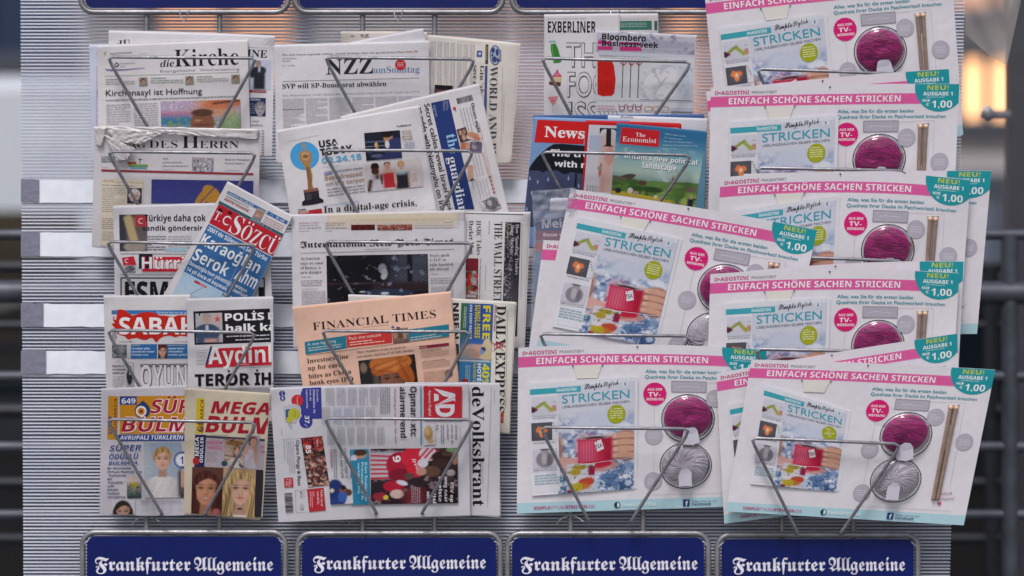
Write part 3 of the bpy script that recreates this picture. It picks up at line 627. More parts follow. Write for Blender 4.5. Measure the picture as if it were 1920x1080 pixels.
# ------------------------------------------------------------------ the knitting sets
mat('card_back', 'cfccd6', rough=.5, spec=.3, attr=False); mat('yarn_pink', '98126a', rough=.6, bump=.35, bscale=350, mottle=.3, mscale=70)
mat('yarn_grey', 'a09aa8', rough=.6, bump=.35, bscale=350, mottle=.2, mscale=70); mat('yarn_strand_pink', '7c0c56', rough=.6, mottle=.3, mscale=50); mat('yarn_strand_grey', 'c2bcca', rough=.7, mottle=.25, mscale=90)
mat('bamboo', '9c8578', rough=.45, coat=.3, mottle=.25, mscale=60); mat('recess_shade', '4a4252', rough=.9, spec=.1); mat('recess_grey', 'a19ca8', rough=.4, mottle=.1, mscale=50)
mat('label_white', 'cfccdc', rough=.5); mat('tab_white', 'e2deda', rough=.45); mat('needle_tip', 'd0ae90', rough=.35, coat=.3)
PK = 'e0dde6'
def pack(quad, pyb, L, label, bow=(-6, 0), g=1.0, show=(0, 0, 465, 312)):
    """show: the region of the card worth printing in detail (u0,v0,u1,v1)"""
    s = Sheet(quad, pyb, L, PK, 'gloss_ink', 'gloss_paper', wave=.8, bow=bow, g=g, name='knitting_set', label=label, cat='knitting set', group='knitting starter sets in the racks', leaves=0, thick=1.6, round_top=False, page='backing_card')
    q = np.array(s.quad); s.xf = lambda x, y: s.bil(x/465., y/310., q); s.clipq = None; s.base_lift = .12
    s0, v0, s1, v1 = show; vis = lambda u, v: s0 <= u <= s1 and v0 <= v <= v1
    s.bar(0, 17.5, 465, 17.5, 20, 'de5fa2'); s.bar(0, 290.5, 465, 290.5, 19.4, 'b0d4e0')
    z0 = s.z
    for k in range(92):
        for vv in (19, 36): s.z = z0; s.bar(2+k*5, vv, 3.6+k*5, vv, .8, 'eba6ca')
    s.t('D', 8, 14.6, 14.5, 14.6, 7, 'c82a78', 'S'); s.t('e', 15, 12.5, 18.5, 12.5, 4, 'c82a78', 'S'); s.t('AGOSTINI', 19, 14.6, 72, 14.6, 7, 'c82a78', 'S'); s.t('PRÄSENTIERT', 77, 14, 124, 14, 5, '7c7a8c', 's')
    s.t('EINFACH SCHÖNE SACHEN STRICKEN', 34, 32.8, 356, 32.8, 11.6, 'f4eef4', 'S')
    a = np.linspace(-10, 190, 40); cx, cy, r = 429, 5, 47; P = []
    for k in a: P.append((min(465, cx+r*math.cos(R(k))), max(.5, cy+r*math.sin(R(k)))))
    P.append((383, .5)); P.append((465, .5)); P = P[:-2] + [(382.5, .5), (465, .5)]
    s.poly(P, '1f9aa6')
    s.t('NEU!', 405, 11.5, 445, 11.5, 8.6, 'c8cc28', 'S'); s.t('AUSGABE 1', 398, 22, 453, 22, 7, 'f2f4f8', 'S'); s.t('NUR', 397, 33.5, 411, 33.5, 5, 'f2f4f8', 'S'); s.t('€', 404, 41.5, 410, 41.5, 5.4, 'f2f4f8', 's'); s.t('1,00', 415, 44.5, 453, 44.5, 13, 'f2f4f8', 'S')
    s.body(404, 23.6, 440, 23.6, 3, 3, 'a8d4da')
    s.t('Alles, was Sie für die ersten beiden', 239, 53, 382, 53, 6.4, '2f93a4', 'm'); s.t('Quadrate Ihrer Decke im Patchworkstil brauchen', 238, 63.5, 442, 63.5, 6.4, '2f93a4', 'm')
    s.disc(257, 93, 21, 21, 'd81e76', 56, .07); s.t('AUS DER', 243, 86.5, 271, 86.5, 4.6, 'f6eef2', 'S'); s.t('TV-', 245, 97.5, 268, 97.5, 8, 'f6eef2', 'S'); s.t('WERBUNG', 241, 105, 273.5, 105, 4.8, 'f6eef2', 'S')
    # thin guide lines, number discs
    LC = 'bdbac8'
    s.line([(257, 116), (257, 283)], .6, LC); s.line([(257, 283), (437, 283)], .6, LC); s.line([(300, 72), (420, 68)], .6, LC); s.line([(421, 68), (424, 240)], .6, LC)
    for cx, cy in ((370, 100), (434, 146), (256, 171), (256, 257)):
        s.disc(cx, cy, 17, 17, 'b4b1bf'); s.t('BABY', cx-8, cy-3, cx+8, cy-3, 3, 'c9c6d2', 'S') if 0 else s.body(cx-10, cy-6, cx+10, cy-6, 13, 4.3, 'c6c3cf')
    # slot
    s.bar(288, 68, 354, 68, 21, '8a8796'); s.bar(289.2, 69.5, 353, 69.5, 18.8, 'b2b0bd'); s.line([(300, 79), (312, 77), (325, 78), (342, 79)], 1.2, 'cfced8')
    s.t('SIMPLE', 32, 303.5, 62, 303.5, 5.6, 'c0307c', 'S'); s.t('STYLISH', 62.5, 303.5, 92, 303.5, 5.6, 'c870a0', 's'); s.t('STRICKEN', 92.5, 303.5, 132, 303.5, 5.6, 'c0307c', 'S'); s.t('.DE', 133, 303.5, 147, 303.5, 5.6, 'c870a0', 's')
    s.disc(189, 300, 6, 6, '1d3f4c'); s.poly([(189+4.6*math.cos(R(k)), 300+4.6*math.sin(R(k))) for k in range(-90, 91, 15)], 'd8e6ec'); s.t('DeAGOSTINI', 197, 303.5, 262, 303.5, 6, 'e2eef2', 'S')
    s.bar(313, 293.5, 325.5, 293.5, 13, '27427c'); s.t('f', 317.5, 305.5, 322.5, 305.5, 8.5, 'e8ecf4', 'S'); s.t('Folgen Sie uns auf', 330, 299, 376, 299, 3.4, '3f6f88', 's'); s.t('Facebook', 330, 305.5, 366, 305.5, 5, '2c5878', 'S')
    s.t('Einfach', 402, 254, 430, 250, 6, 'b58aa4', 'i'); s.t('loslegen!', 402, 264, 438, 260, 6, 'b58aa4', 'i'); s.disc(408, 269, 2, 2, 'd84a8a', 10); s.disc(411.5, 268.6, 2, 2, 'd84a8a', 10); s.poly([(406.2, 269.8), (413.4, 269.4), (410, 274)], 'd84a8a')
    s.disc(223, 4.5, 1.7, 1.7, '2a2630', 12)
    s.finish()
    def W(u, v, h): # point on the card, h mm proud
        px, py = s.bil(np.atleast_1d(np.asarray(u, float)/465), np.atleast_1d(np.asarray(v, float)/310), q); return s.P3(px, py, h)
    # yarn domes
    def dome(cu, cv, rx, ry, H, pinch, mA, mB, seed, bname):
        n, m = 40, 12; V = []; F = []
        rs = np.random.default_rng(seed)
        for j in range(m+1):
            t = j/m; rr = math.sin(t*math.pi/2); hh = H*math.cos(t*math.pi/2)
            for i in range(n):
                a = 2*math.pi*i/n; x = cu+rx*rr*math.cos(a); yv = cv+ry*rr*math.sin(a); dh = 0
                for (pu, pv, pr, pd) in pinch: dh -= pd*math.exp(-(((x-pu)/pr)**2+((yv-pv)/pr)**2))
                V.append((x, yv, max(.3, hh+dh*min(1, hh/3))))
        V = np.array(V); P = W(V[:, 0], V[:, 1], V[:, 2])
        for j in range(m):
            for i in range(n): F.append((j*n+i, j*n+(i+1) % n, (j+1)*n+(i+1) % n, (j+1)*n+i))
        ball = mesh(bname, P, F, mA, s.root, smooth=True)
        def hgt(x, yv):
            k = 1-((x-cu)/rx)**2-((yv-cv)/ry)**2; hh = H*math.sqrt(max(0, k)); dh = 0
            for (pu, pv, pr, pd) in pinch: dh -= pd*math.exp(-(((x-pu)/pr)**2+((yv-pv)/pr)**2))
            return max(.2, hh+dh*min(1, hh/3))
        b = MB(); tot = 64 if mB.endswith('grey') else 44
        for k in range(tot):
            if mB.endswith('grey'):
                a = 2*math.pi*k/tot+rs.uniform(-.04, .04); c0 = (cu-4+rs.uniform(-9, 9), cv+2+rs.uniform(-7, 7)); tw = .9+rs.uniform(-.3, .3)
                pts = [(c0[0]*(1-t)+(cu+rx*.96*math.cos(a+tw*t))*t, c0[1]*(1-t)+(cv+ry*.96*math.sin(a+tw*t))*t) for t in np.linspace(.04, 1, 9)]
            else:
                y0 = rs.uniform(-.95, .95); sl = rs.normal(.1, .35); bend = rs.uniform(-.35, .35); pts = []
                for t in np.linspace(-.95, .95, 11):
                    x_ = t; y_ = y0+sl*t+bend*(1-t*t)
                    if x_*x_+y_*y_ < .92: pts.append((cu+rx*x_, cv+ry*y_))
                if len(pts) < 3: continue
            p = np.array(pts); PP = np.vstack([W(x, yv, hgt(x, yv)+.25) for x, yv in p]); b.tube(PP, .0008 if mB.endswith('grey') else .0005, 4)
        b.build('yarn_strand', mB, ball, kind='stuff')
        return ball
    def shade_ring(cu, cv, rx, ry, wd, m):  # dark-coloured ring standing for the shadow in the card hole round a ball
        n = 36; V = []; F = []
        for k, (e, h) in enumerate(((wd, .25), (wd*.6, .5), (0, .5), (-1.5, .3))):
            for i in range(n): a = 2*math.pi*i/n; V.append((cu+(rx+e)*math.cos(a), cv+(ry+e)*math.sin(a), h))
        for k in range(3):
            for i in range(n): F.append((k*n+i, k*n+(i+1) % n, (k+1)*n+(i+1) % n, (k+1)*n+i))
        V = np.array(V); mesh('hole_shade_rim', W(V[:, 0], V[:, 1], V[:, 2]), F, m, s.root, smooth=True)
    def cover(cu, cv, rx, ry, H):
        n, m = 36, 9; V = []; F = []
        for j in range(m+1):
            t = j/m; rr = math.sin(t*math.pi/2); hh = H*max(0, 1-rr*rr)**.5
            for i in range(n): a = 2*math.pi*i/n; V.append((cu+rx*rr*math.cos(a), cv+ry*rr*math.sin(a), max(.4, hh)))
        for j in range(m):
            for i in range(n): F.append(((j+1)*n+i, (j+1)*n+(i+1) % n, j*n+(i+1) % n, j*n+i))
        V = np.array(V); mesh('blister', W(V[:, 0], V[:, 1], V[:, 2]), F, 'blister_clear', s.root, smooth=True)
    if v1 > 92:
        shade_ring(320, 139.5, 49, 45.5, 1.5, 'recess_shade')
        dome(320, 139.5, 48.6, 45.2, 17, [(324, 178, 16, 10), (344-(L*7 % 30), 150-(L*3 % 20), 10, 4.5), (298+(L*5 % 20), 165-(L % 40), 10, 4)], 'yarn_pink', 'yarn_strand_pink', 5+int(pyb+L), 'pink_yarn_ball'); cover(320, 139.5, 49, 45.5, 19)
    if v1 > 190:
        shade_ring(317, 229, 48, 43, 1.5, 'recess_shade')
        dome(317, 229, 47.6, 42.6, 16, [(316, 258, 12, 4)], 'yarn_grey', 'yarn_strand_grey', 9+int(pyb+L), 'grey_yarn_ball'); cover(317, 229, 48, 43, 18)
    def tagpiece(pts, h, m, nm):
        c = np.array(pts, float); P = W(c[:, 0], c[:, 1], h); n = len(P); P2 = W(c[:, 0], c[:, 1], h-.8 if h > 1 else .1)
        mesh(nm, np.vstack([P, P2]), [tuple(range(n))[::-1], tuple(range(n, 2*n))] + [(i, (i+1) % n, (i+1) % n+n, i+n) for i in range(n)], m, s.root)
    if v1 > 165: tagpiece([(313, 160), (320, 154), (331, 154), (338, 161), (343, 184), (330, 190), (312, 189), (308, 183)], 14.5, 'label_white', 'yarn_band')
    if v1 > 235: tagpiece([(305, 268), (303, 250), (306, 240), (313, 235), (322, 235), (328, 241), (329, 268)], 17, 'label_white', 'yarn_band')
    # needles
    if s1 > 390:
        tagpiece([(389, 75), (412, 73), (410, 84), (408, 264), (392, 265), (391, 84)], .5, 'recess_grey', 'needle_tray')
        for k, (ua, ub) in enumerate(((395.2, 396.2), (405.6, 404.4))):
            b = MB(); b.tube(W(np.linspace(ua, ub, 8), np.linspace(82, 261, 8), np.full(8, 3.4)), .0036, 8); nd = b.build('needle', 'bamboo', s.root)
            b = MB(); c = W(ua, 79.5, 3.4)[0]; b.ball(c, .0046, 12, 7); b.build('knob', 'needle_tip', nd)
    # hanging tab with pins
    if v1 > 40:
        tagpiece([(104, 38), (157, 37), (149, 62), (110, 62)], 1.5, 'tab_white', 'hanging_tab')
        for pu, pv in ((102.5, 38), (158, 37.5)): b = MB(); b.ball(W(pu, pv, 1.4)[0], .0017, 8, 5); b.build('pin', 'rack_steel', s.root)
    return s, q
def booklet(s, q, corners, g=1.0, vmax=300):
    """the magazine fastened to the card; corners in card units"""
    b = Sheet.__new__(Sheet); b.__dict__.update(s.__dict__); b.rs = np.random.default_rng(4); b.V = []; b.F = []; b.C = []; b.n = 0; b.z = 0.; b.g = g
    cq = np.array(corners, float)
    px, py = s.bil(cq[:, 0]/465, cq[:, 1]/310, q); b.quad = list(zip(px, py)); b.bow = (0, 0); b.paper = 'e2e2ec'; b.L = s.L + .0035; b.rt = False
    qq = np.array(b.quad)
    b.xf = lambda x, y: b.bil(x/200., y/210., qq); b.clipq = b.quad; b.base_lift = .15
    # page 0..200 x 0..210
    b.ph(52, 2, 200, 2, 208, 'c6c9da ccd2e4 .05;r .5 .2 .6 .12 d4d6e4 .4;g 30 .35 3 8fa4c8 .27;g 34 -.45 11 6c88b4 .30;g 40 -.15 5 e0e6f2 .34;g 44 -.7 15 4c6896 .42;e .5 .36 .3 .08 c8cfe2 .6;r .02 .62 .05 .14 a87c70 .08;g 30 .1 21 5a78a4 .74;g 46 -.4 23 33507c .76;g 46 -.3 5 b4c4dc .76;e .16 .74 .2 .06 d8a8a2 .3 8;e .45 .785 .34 .045 d69c98 .25 -3;e .35 .80 .3 .02 b87a78 .4 -3;e .9 .6 .2 .14 b07e6c .2;e 0.86 0.515 .165 .034 d0a08c .25;e 0.86 0.543 .15 .008 7c4c40 .8;e 0.74 0.509 .03 .016 e2b8a6 .6;e 0.87 0.575 .165 .034 d0a08c .25;e 0.87 0.603 .15 .008 7c4c40 .8;e 0.75 0.569 .03 .016 e2b8a6 .6;e 0.87 0.635 .165 .034 d0a08c .25;e 0.87 0.663 .15 .008 7c4c40 .8;e 0.75 0.629 .03 .016 e2b8a6 .6;e 0.86 0.69 .165 .034 d0a08c .25;e 0.86 0.718 .15 .008 7c4c40 .8;e 0.74 0.6839999999999999 .03 .016 e2b8a6 .6;r .485 .632 .225 .125 cc2a50 .02;r .38 .632 .11 .12 dc6484 .14;r .66 .63 .05 .12 ac1636 .08;e .25 .765 .05 .03 c09a9c .3;e .72 .765 .05 .03 b88c84 .3;r 0.285 .64 .004 .11 b01c40 .012;r 0.300 .53 .006 .012 8e1432 .01;r 0.322 .64 .004 .11 b01c40 .012;r 0.337 .53 .006 .012 8e1432 .01;r 0.359 .64 .004 .11 b01c40 .012;r 0.374 .53 .006 .012 8e1432 .01;r 0.396 .64 .004 .11 b01c40 .012;r 0.411 .53 .006 .012 8e1432 .01;r 0.433 .64 .004 .11 b01c40 .012;r 0.448 .53 .006 .012 8e1432 .01;r 0.470 .64 .004 .11 b01c40 .012;r 0.485 .53 .006 .012 8e1432 .01;r 0.507 .64 .004 .11 b01c40 .012;r 0.522 .53 .006 .012 8e1432 .01;r 0.544 .64 .004 .11 b01c40 .012;r 0.559 .53 .006 .012 8e1432 .01;r 0.581 .64 .004 .11 b01c40 .012;r 0.596 .53 .006 .012 8e1432 .01;r 0.618 .64 .004 .11 b01c40 .012;r 0.633 .53 .006 .012 8e1432 .01;r 0.655 .64 .004 .11 b01c40 .012;r 0.670 .53 .006 .012 8e1432 .01;e .485 .757 .225 .03 c01c40 .15;e .485 .512 .225 .016 c4bcc6 .25;e .485 .515 .19 .009 4a3038 .3;r .62 .56 .003 .06 2c1c24 .01 -50', res=1.5)
    b.ph(70, 155, 124, 157, 53, 'd6d4de c4c0cc .08;e .45 .12 .28 .1 a8902c .4;e .3 .3 .2 .12 b0982e .4;e .68 .66 .34 .16 c83a34 .3 -12;e .5 .8 .36 .12 b8722e .5;e .32 .82 .25 .18 b8a52c .25;e .25 .6 .18 .1 d8d4e0 .2;r .9 .25 .14 .17 8e1646 .06;e .12 .97 .12 .06 8e1646 .3;b 40 -1.1 8 5a6a30')
    b.bar(2, 5, 52, 4, 200, 'dfdfe9'); b.bar(2, 2, 200, 1, 8, 'dcdfe9'); 
    b.bar(1, 12, 98, 11.5, 10.5, '3fa6b6'); b.poly([(98, 11.5), (94, 17), (98, 22), (90, 22), (90, 11.5)], '3fa6b6'); b.t('DeAGOSTINI', 52, 19.5, 90, 19.5, 5.6, 'e6f0f4', 'S')
    b.t('Simple', 105, 18, 139, 16, 9.5, '17151c', 'C'); b.t('Stylish', 141, 16, 170, 13, 9.5, '17151c', 'C'); b.z += .05; b.t('Simple', 105, 18, 139, 16, 9.5, '17151c', 'C', .01)
    b.disc(183, 13, 7, 7, 'd4dcea'); b.t('1', 181.4, 16, 184, 16, 6, '6d7a90', 's')
    b.t('STRICKEN', 62, 42, 191, 39, 15.5, '3aa2b8', 's', .004); b.t('LIEBLINGSSACHEN SELBER MACHEN', 62, 51, 191, 48, 4.6, '5a6076', 's')
    b.disc(166, 68, 17.5, 17.5, 'a3ab1e', 40); b.body(154, 56, 178, 56, 24, 4.2, 'd8dc8a')
    b.poly([(123, 118), (136, 113), (142, 131), (129, 136)], 'e4dfe6'); b.t('TEA', 126.5, 131.5, 139.5, 126.5, 7.5, '2a2430', 's', .012)
    b.disc(127, 118, 1.1, 1.1, '2a2430', 8)
    # left column of small pictures
    b.ph(3, 27, 51, 27, 36, 'd2d2e0 c8c8d4 .05;e .08 .62 .18 .10 5e2434 .4 25;e .92 .62 .12 .16 c08c80 .4;r .38 .42 .24 .07 8f9c34 .05 -38;r .68 .58 .26 .08 a0a83a .05 52;e .05 .75 .1 .06 3a2030 .4;r .6 .32 .4 .008 8a8a96 .02 -5')
    b.ph(2, 75, 42, 75, 33, '57565e 504f58 .1;e .5 .5 .35 .34 5e5d66 .5;r .5 .34 .22 .06 e8884a .05 20;e .36 .42 .13 .15 e8804a .3 30;e .64 .42 .13 .15 e8804a .3 -30;e .5 .6 .13 .24 e88a50 .3;e .5 .5 .07 .12 f4d8bc .4'); b.ph(42, 75, 52, 75, 33, 'd8d8e2 d8d8e2 .05;r .5 .3 .5 .03 2a2a34 .05 35')
    b.ph(3, 124, 51, 124, 36, 'd0cede cbc8d6 .05;e .5 .55 .36 .42 8d8692 .15;e .5 .2 .16 .18 9d97a2 .2;e .48 .5 .12 .3 b9b4be .4;e .68 .6 .1 .3 79727e .4;e .5 .03 .2 .05 56505c .3')
    b.body(5, 64, 49, 64, 9, 4.6, '9aa0ae'); b.body(5, 110, 49, 110, 9, 4.6, '9aa0ae'); b.body(4, 161, 50, 161, 6, 4.6, '7d8494'); b.body(6, 171, 62, 171, 24, 5, '6fa8b8')
    b.line([(0, 166), (200, 150)], .7, 'dfe4ee')
    # signature at the foot of the cover
    b.t('Simple Stylish', 130, 178, 172, 171, 4, 'dfe4ee', 'i')
    c = lin(b.paper, g)
    pg = b.slab(b.quad, 0, .6, 'booklet', s.root, c, 'gloss_paper')
    oq = [(x+dx, yv+dy) for (x, yv), (dx, dy) in zip(b.quad, ((.5, 1.2), (7, 1.5), (6, -1), (1, -1)))]
    b.slab(oq, -.9, .6, 'booklet_page', s.root, tuple(x*.96 for x in c), 'gloss_paper')
    V, C = b.refine(); Wd = b.P3(V[:, 0], V[:, 1], V[:, 2]); mesh('print', Wd, b.F, 'gloss_ink', pg, cols=C)
    for pu, pv in ((212, 210),): 
        pass
STD = [(21, 67), (218, 60), (220, 271), (28, 278)]
PACKS = [
 ([(1321, -11), (1784, -55), (1806, 253), (1351, 297)], 305, 12, 'knitting set standing highest in the rack, its card cut off above', STD, (-3, 0), (0, 0, 465, 312)),
 ([(1324, 172), (1779, 129), (1797, 437), (1352, 478)], 487, 12, 'knitting set tilted behind the second card, only its top edge and price badge showing', None, (-4, 0), (0, 0, 465, 30)),
 ([(1333, 164), (1799, 157), (1785, 468), (1326, 474)], 487, 29, 'knitting set in the second pocket down, magenta ball cut off by the wire bar', [(37, 65), (234, 57), (236, 268), (40, 276)], (-2, 0), (0, 0, 465, 312)),
 ([(1394, 326), (1859, 320), (1832, 626), (1374, 632)], 652, 12, 'knitting set sticking out behind the third card with half its price badge showing', None, (-2, 0), (0, 0, 465, 312)),
 ([(1351, 333), (1820, 337), (1797, 645), (1337, 643)], 652, 29, 'knitting set in the third pocket down, partly covered by the strongly tilted set', [(25, 63), (218, 43), (220, 255), (28, 272)], (-13, 0), (0, 0, 465, 312)),
 ([(1345, 515), (1807, 490), (1792, 800), (1330, 822)], 826, 29, 'knitting set of which only a narrow top edge with badge rises behind the fourth card', None, (-8, 0), (0, 0, 465, 30)),
 ([(1332, 514), (1799, 512), (1780, 818), (1322, 822)], 826, 46, 'knitting set in the fourth pocket down under the narrow top edge of another', [(30, 56), (220, 52), (222, 262), (36, 268)], (-8, 0), (0, 0, 465, 200)),
 ([(1019, 450), (1478, 489), (1440, 792), (978, 756)], 798, 14, 'knitting set almost hidden behind the strongly tilted one, showing a strip of its edge', None, (-4, 0), (0, 0, 60, 39)),
 ([(1070, 354), (1532, 431), (1466, 737), (1005, 655)], 798, 20, 'strongly tilted knitting set above the level one, under the landscape magazine', [(25, 50), (217, 62), (213, 268), (21, 262)], (-4, 0), (0, 0, 465, 312)),
 ([(972, 652), (1437, 656), (1432, 948), (969, 963)], 979, 12, 'level knitting set in the bottom pocket of the third rack', STD, (-8, 0), (0, 0, 465, 312)),
 ([(1343, 700), (1795, 625), (1802, 925), (1358, 982)], 1000, 30, 'knitting set with its top edge rising steeply behind the frontmost one', STD, (-2, 0), (0, 0, 465, 312)),
 ([(1409, 674), (1866, 693), (1807, 985), (1361, 959)], 1000, 47, 'frontmost knitting set at the foot of the last rack, both needles in full view', [(33, 50), (199, 96), (206, 258), (38, 252)], (-2, 0), (0, 0, 465, 312)),
]
if not globals().get('SKIP_PACKS'):
    for quad, pyb, L, lab, bk, bow, show in PACKS:
        s, q = pack(quad, pyb, L, lab, bow, 1.0, show)
        if bk: booklet(s, q, bk)
# ------------------------------------------------------------------ newspapers of the first rack
Z1, Z2, Z3, Z4, Z5 = (140, 40, 4.8), (140, 225, 4.8), (140, 380, 4.8), (140, 545, 4.8), (140, 720, 4.155)
G1 = 'papers in the first pockets'
def sheet(label, quad, pyb, L, view=(0, 0, 1), **k):
    s = Sheet(quad, pyb, L, label=label, **k); s.view = view; return s
BK = '26242c'
# pocket 1
s = sheet('bluish newspaper of which only a narrow edge shows beside the church weekly', [(168, 84), (300, 80), (300, 296), (172, 300)], 285, 12, Z1, paper='ccd2e6')
s.t('I', 196, 300, 200, 300, 18, '3a4a86'); s.body(196, 400, 204, 400, 600, 22, '4a5280', .5); s.bar(203, 620, 210, 620, 60, '2a3468'); s.finish()
s = sheet('newspaper with a standing man in dark suit at its edge, behind the church weekly', [(205, 57), (515, 67), (510, 292), (200, 290)], 285, 17, Z1, paper='dedce4')
s.t('JÜ', 385, 205, 500, 205, 34, BK, 'B'); s.t('INE', 1552, 318, 1730, 328, 66, '23283c', 'B')
s.body(1555, 228, 1725, 236, 14, 10, '9a98a6'); s.ph(1560, 350, 1765, 352, 265, 'c4cbe0 c9d0e4 .04;r .5 .62 .26 .38 2b2d3a .1;e .5 .34 .3 .14 30323e .3;e .24 .42 .12 .2 2b2d3a .3 30;e .46 .12 .12 .1 b0897c .2;e .44 .05 .12 .06 8f8a8c .4;r .5 .3 .04 .09 c8c8d4 .05')
s.bar(1566, 618, 1725, 622, 21, 'a12f3e'); s.body(1600, 622, 1720, 626, 14, 12, 'd8b0b8')
s.ph(1572, 688, 1720, 690, 166, '2c3a66 2a355c .05;f .66 .62 .34 a9a3ae 8a8690'); s.t('RVIEW', 1585, 712, 1670, 714, 16, 'd8dcec'); s.body(1572, 735, 1620, 735, 100, 20, '333a58')
s.t('r und', 1575, 905, 1655, 908, 20, '4a4854', 'R'); s.t('chaften', 1575, 942, 1695, 945, 20, '4a4854', 'R'); s.body(1680, 975, 1706, 975, 300, 24, '6a6876'); s.finish()
s = sheet('church weekly with serif masthead and photo of a bald man', [(183, 85), (464, 74), (470, 300), (186, 302)], 285, 24, Z1, paper='e0dde2')
s.bar(268, 275, 280, 275, 30, 'a8bf6a'); s.body(318, 282, 516, 270, 28, 11, '5a5864', .5); s.body(580, 288, 715, 284, 8, 8, '8a8894')
s.t('die', 770, 412, 896, 406, 62, '2c2a34', 'i'); s.t('Kirche', 902, 408, 1478, 390, 150, '2a2832', 'b')
s.t('Evangelische', 770, 460, 1085, 449, 22, '8b8995', 's'); s.t('Wochenzeitung', 1122, 448, 1482, 438, 22, '8b8995', 's')
s.disc(378, 391, 21, 21, '3a3a7c'); s.disc(378, 391, 9, 9, 'd8d6e0'); s.line([(360, 374), (396, 408)], 4, 'd8d6e0'); s.line([(396, 374), (360, 408)], 4, 'd8d6e0')
s.t('Evangelische', 412, 384, 545, 379, 13, '9090a8', 's'); s.t('Bank', 412, 410, 456, 408, 13, '9090a8', 's')
s.poly([(276, 428), (330, 432), (450, 430), (632, 416), (632, 420), (440, 440), (330, 446), (276, 436)], '8a78b4')
s.bar(274, 492, 1480, 456, 3, '5a7a64')
for a, b, x, c in ((278, 540, 578, '8a6a62'), (684, 980, 994, '9a6c60'), (1100, 1385, 1408, '5c4438')):
    yy = 518-(a-278)*.031; s.body(a, yy, a+(b-a)*.48, yy-4, 14, 14, '4f6a52', .6); s.body(a, yy+20, b, yy+13, 48, 19, '7f8a7c', .42)
    s.ph(x, yy-12, x+76, yy-15, 78, 'a99a92 8d9a84 .15;f .5 .5 .32 b98f80 4a3830')
s.t('Kirchenasyl ist Hoffnung', 280, 672, 1146, 652, 52, '2e2c36', 's', .004)
s.body(280, 700, 1440, 664, 22, 21, '7c7a86', .62)
s.body(282, 745, 500, 740, 205, 21, '94929c', .4); s.body(530, 735, 748, 728, 210, 21, '94929c', .4)
s.ph(772, 722, 1490, 702, 290, 'b8a4c0 8aa4b8 .14;r .15 .1 .3 .22 b9a6c4 .3;b 30 -1.1 4 d8c4d8;r .2 .42 .3 .07 c06c88 .2;b 40 -1.6 7 6a9a50;r .2 .62 .32 .16 3f7ba6 .2;r .68 .18 .24 .34 c99278 .2;e .8 .1 .28 .16 c8785a .3 -15;r .82 .07 .18 .03 50342e .05 -12;g 26 .1 9 7a9468 .5;e .52 .72 .15 .42 8a5a48 .1;e .52 .38 .14 .12 5c4038 .3;e .46 .62 .05 .04 b08068 .5;r .52 .76 .1 .012 3a2620 .05;r .9 .7 .1 .3 98b080 .2')
s.finish()
# pocket 2
s = sheet('weekly with torn crumpled wrapper and dark red rule across its front page', [(178, 237), (487, 243), (484, 478), (174, 462)], 461, 18, Z2, paper='cfccd2', g=1.0)
s.t('TAG', 420, 256, 640, 250, 58, '2a2830', 'R'); s.t('DES', 670, 250, 925, 250, 62, '26242c', 'R'); s.t('H', 965, 252, 1120, 252, 104, '26242c', 'R'); s.t('ERRN', 1125, 252, 1476, 254, 62, '26242c', 'R')
s.body(240, 322, 370, 324, 75, 22, '3c7280', .5); s.body(240, 330, 420, 332, 70, 24, '84828e', .4); s.body(244, 424, 330, 424, 10, 9, '84828e')
s.bar(474, 376, 555, 376, 22, 'b5553a'); s.bar(486, 400, 658, 400, 22, '6c9a58'); s.bar(505, 425, 650, 425, 16, '6f9ab4'); s.line([(590, 340), (590, 392)], 6, '3a3a40'); s.line([(572, 352), (610, 352)], 5, '3a3a40')
s.t('TEO', 792, 355, 838, 355, 16, '5c5a66', 's'); s.body(790, 370, 965, 370, 40, 24, '8c8a96', .4); s.body(790, 405, 1025, 405, 18, 18, '8c8a96'); s.body(790, 440, 890, 440, 10, 9, '66646e')
s.ph(1056, 336, 1250, 340, 134, 'a9b0bc 8790a0 .2;b 24 -.2 4 56607a;b 30 -.6 9 b08070;b 34 -.7 2 dcdce4'); s.t('Serie zur Fastenzeit', 1352, 362, 1575, 364, 14, '34323c', 's', .01); s.body(1350, 378, 1525, 380, 46, 24, '8c8a96', .4); s.body(1350, 450, 1490, 451, 9, 9, '66646e')
s.bar(240, 444, 1608, 478, 18, '98303f'); s.body(250, 448, 1600, 482, 9, 10, 'c8929c', .5)
s.bar(240, 530, 618, 534, 600, 'd8cdbc'); s.bar(250, 552, 612, 568, 3, 'a06450'); s.t('Zur Woche', 262, 548, 358, 551, 12, '8a5a50', 'i'); s.body(250, 578, 545, 590, 14, 13, '4a4438', .6)
s.body(248, 605, 462, 608, 240, 17.5, '7d766c', .45); s.ph(474, 612, 606, 614, 140, '3a3a48 3c4054 .1;f .5 .55 .4 c8a494 c8c4c8;r .2 .95 .3 .1 2a3048 .1'); s.body(606, 612, 618, 612, 10, 9, BK); s.body(246, 880, 470, 884, 120, 17.5, '6d665c', .5); s.body(246, 1000, 470, 1004, 100, 17.5, '7d766c', .45)
s.ph(692, 534, 1608, 548, 215, '3b3f86 40448c .04;e .51 .72 .058 .42 b98838 .12 8;e .60 .66 .085 .46 c08c3c .1 -6;b 50 -2.6 3 7a5a2a;r .555 .6 .006 .4 30347a .01 12', res=1.6)
s.finish()
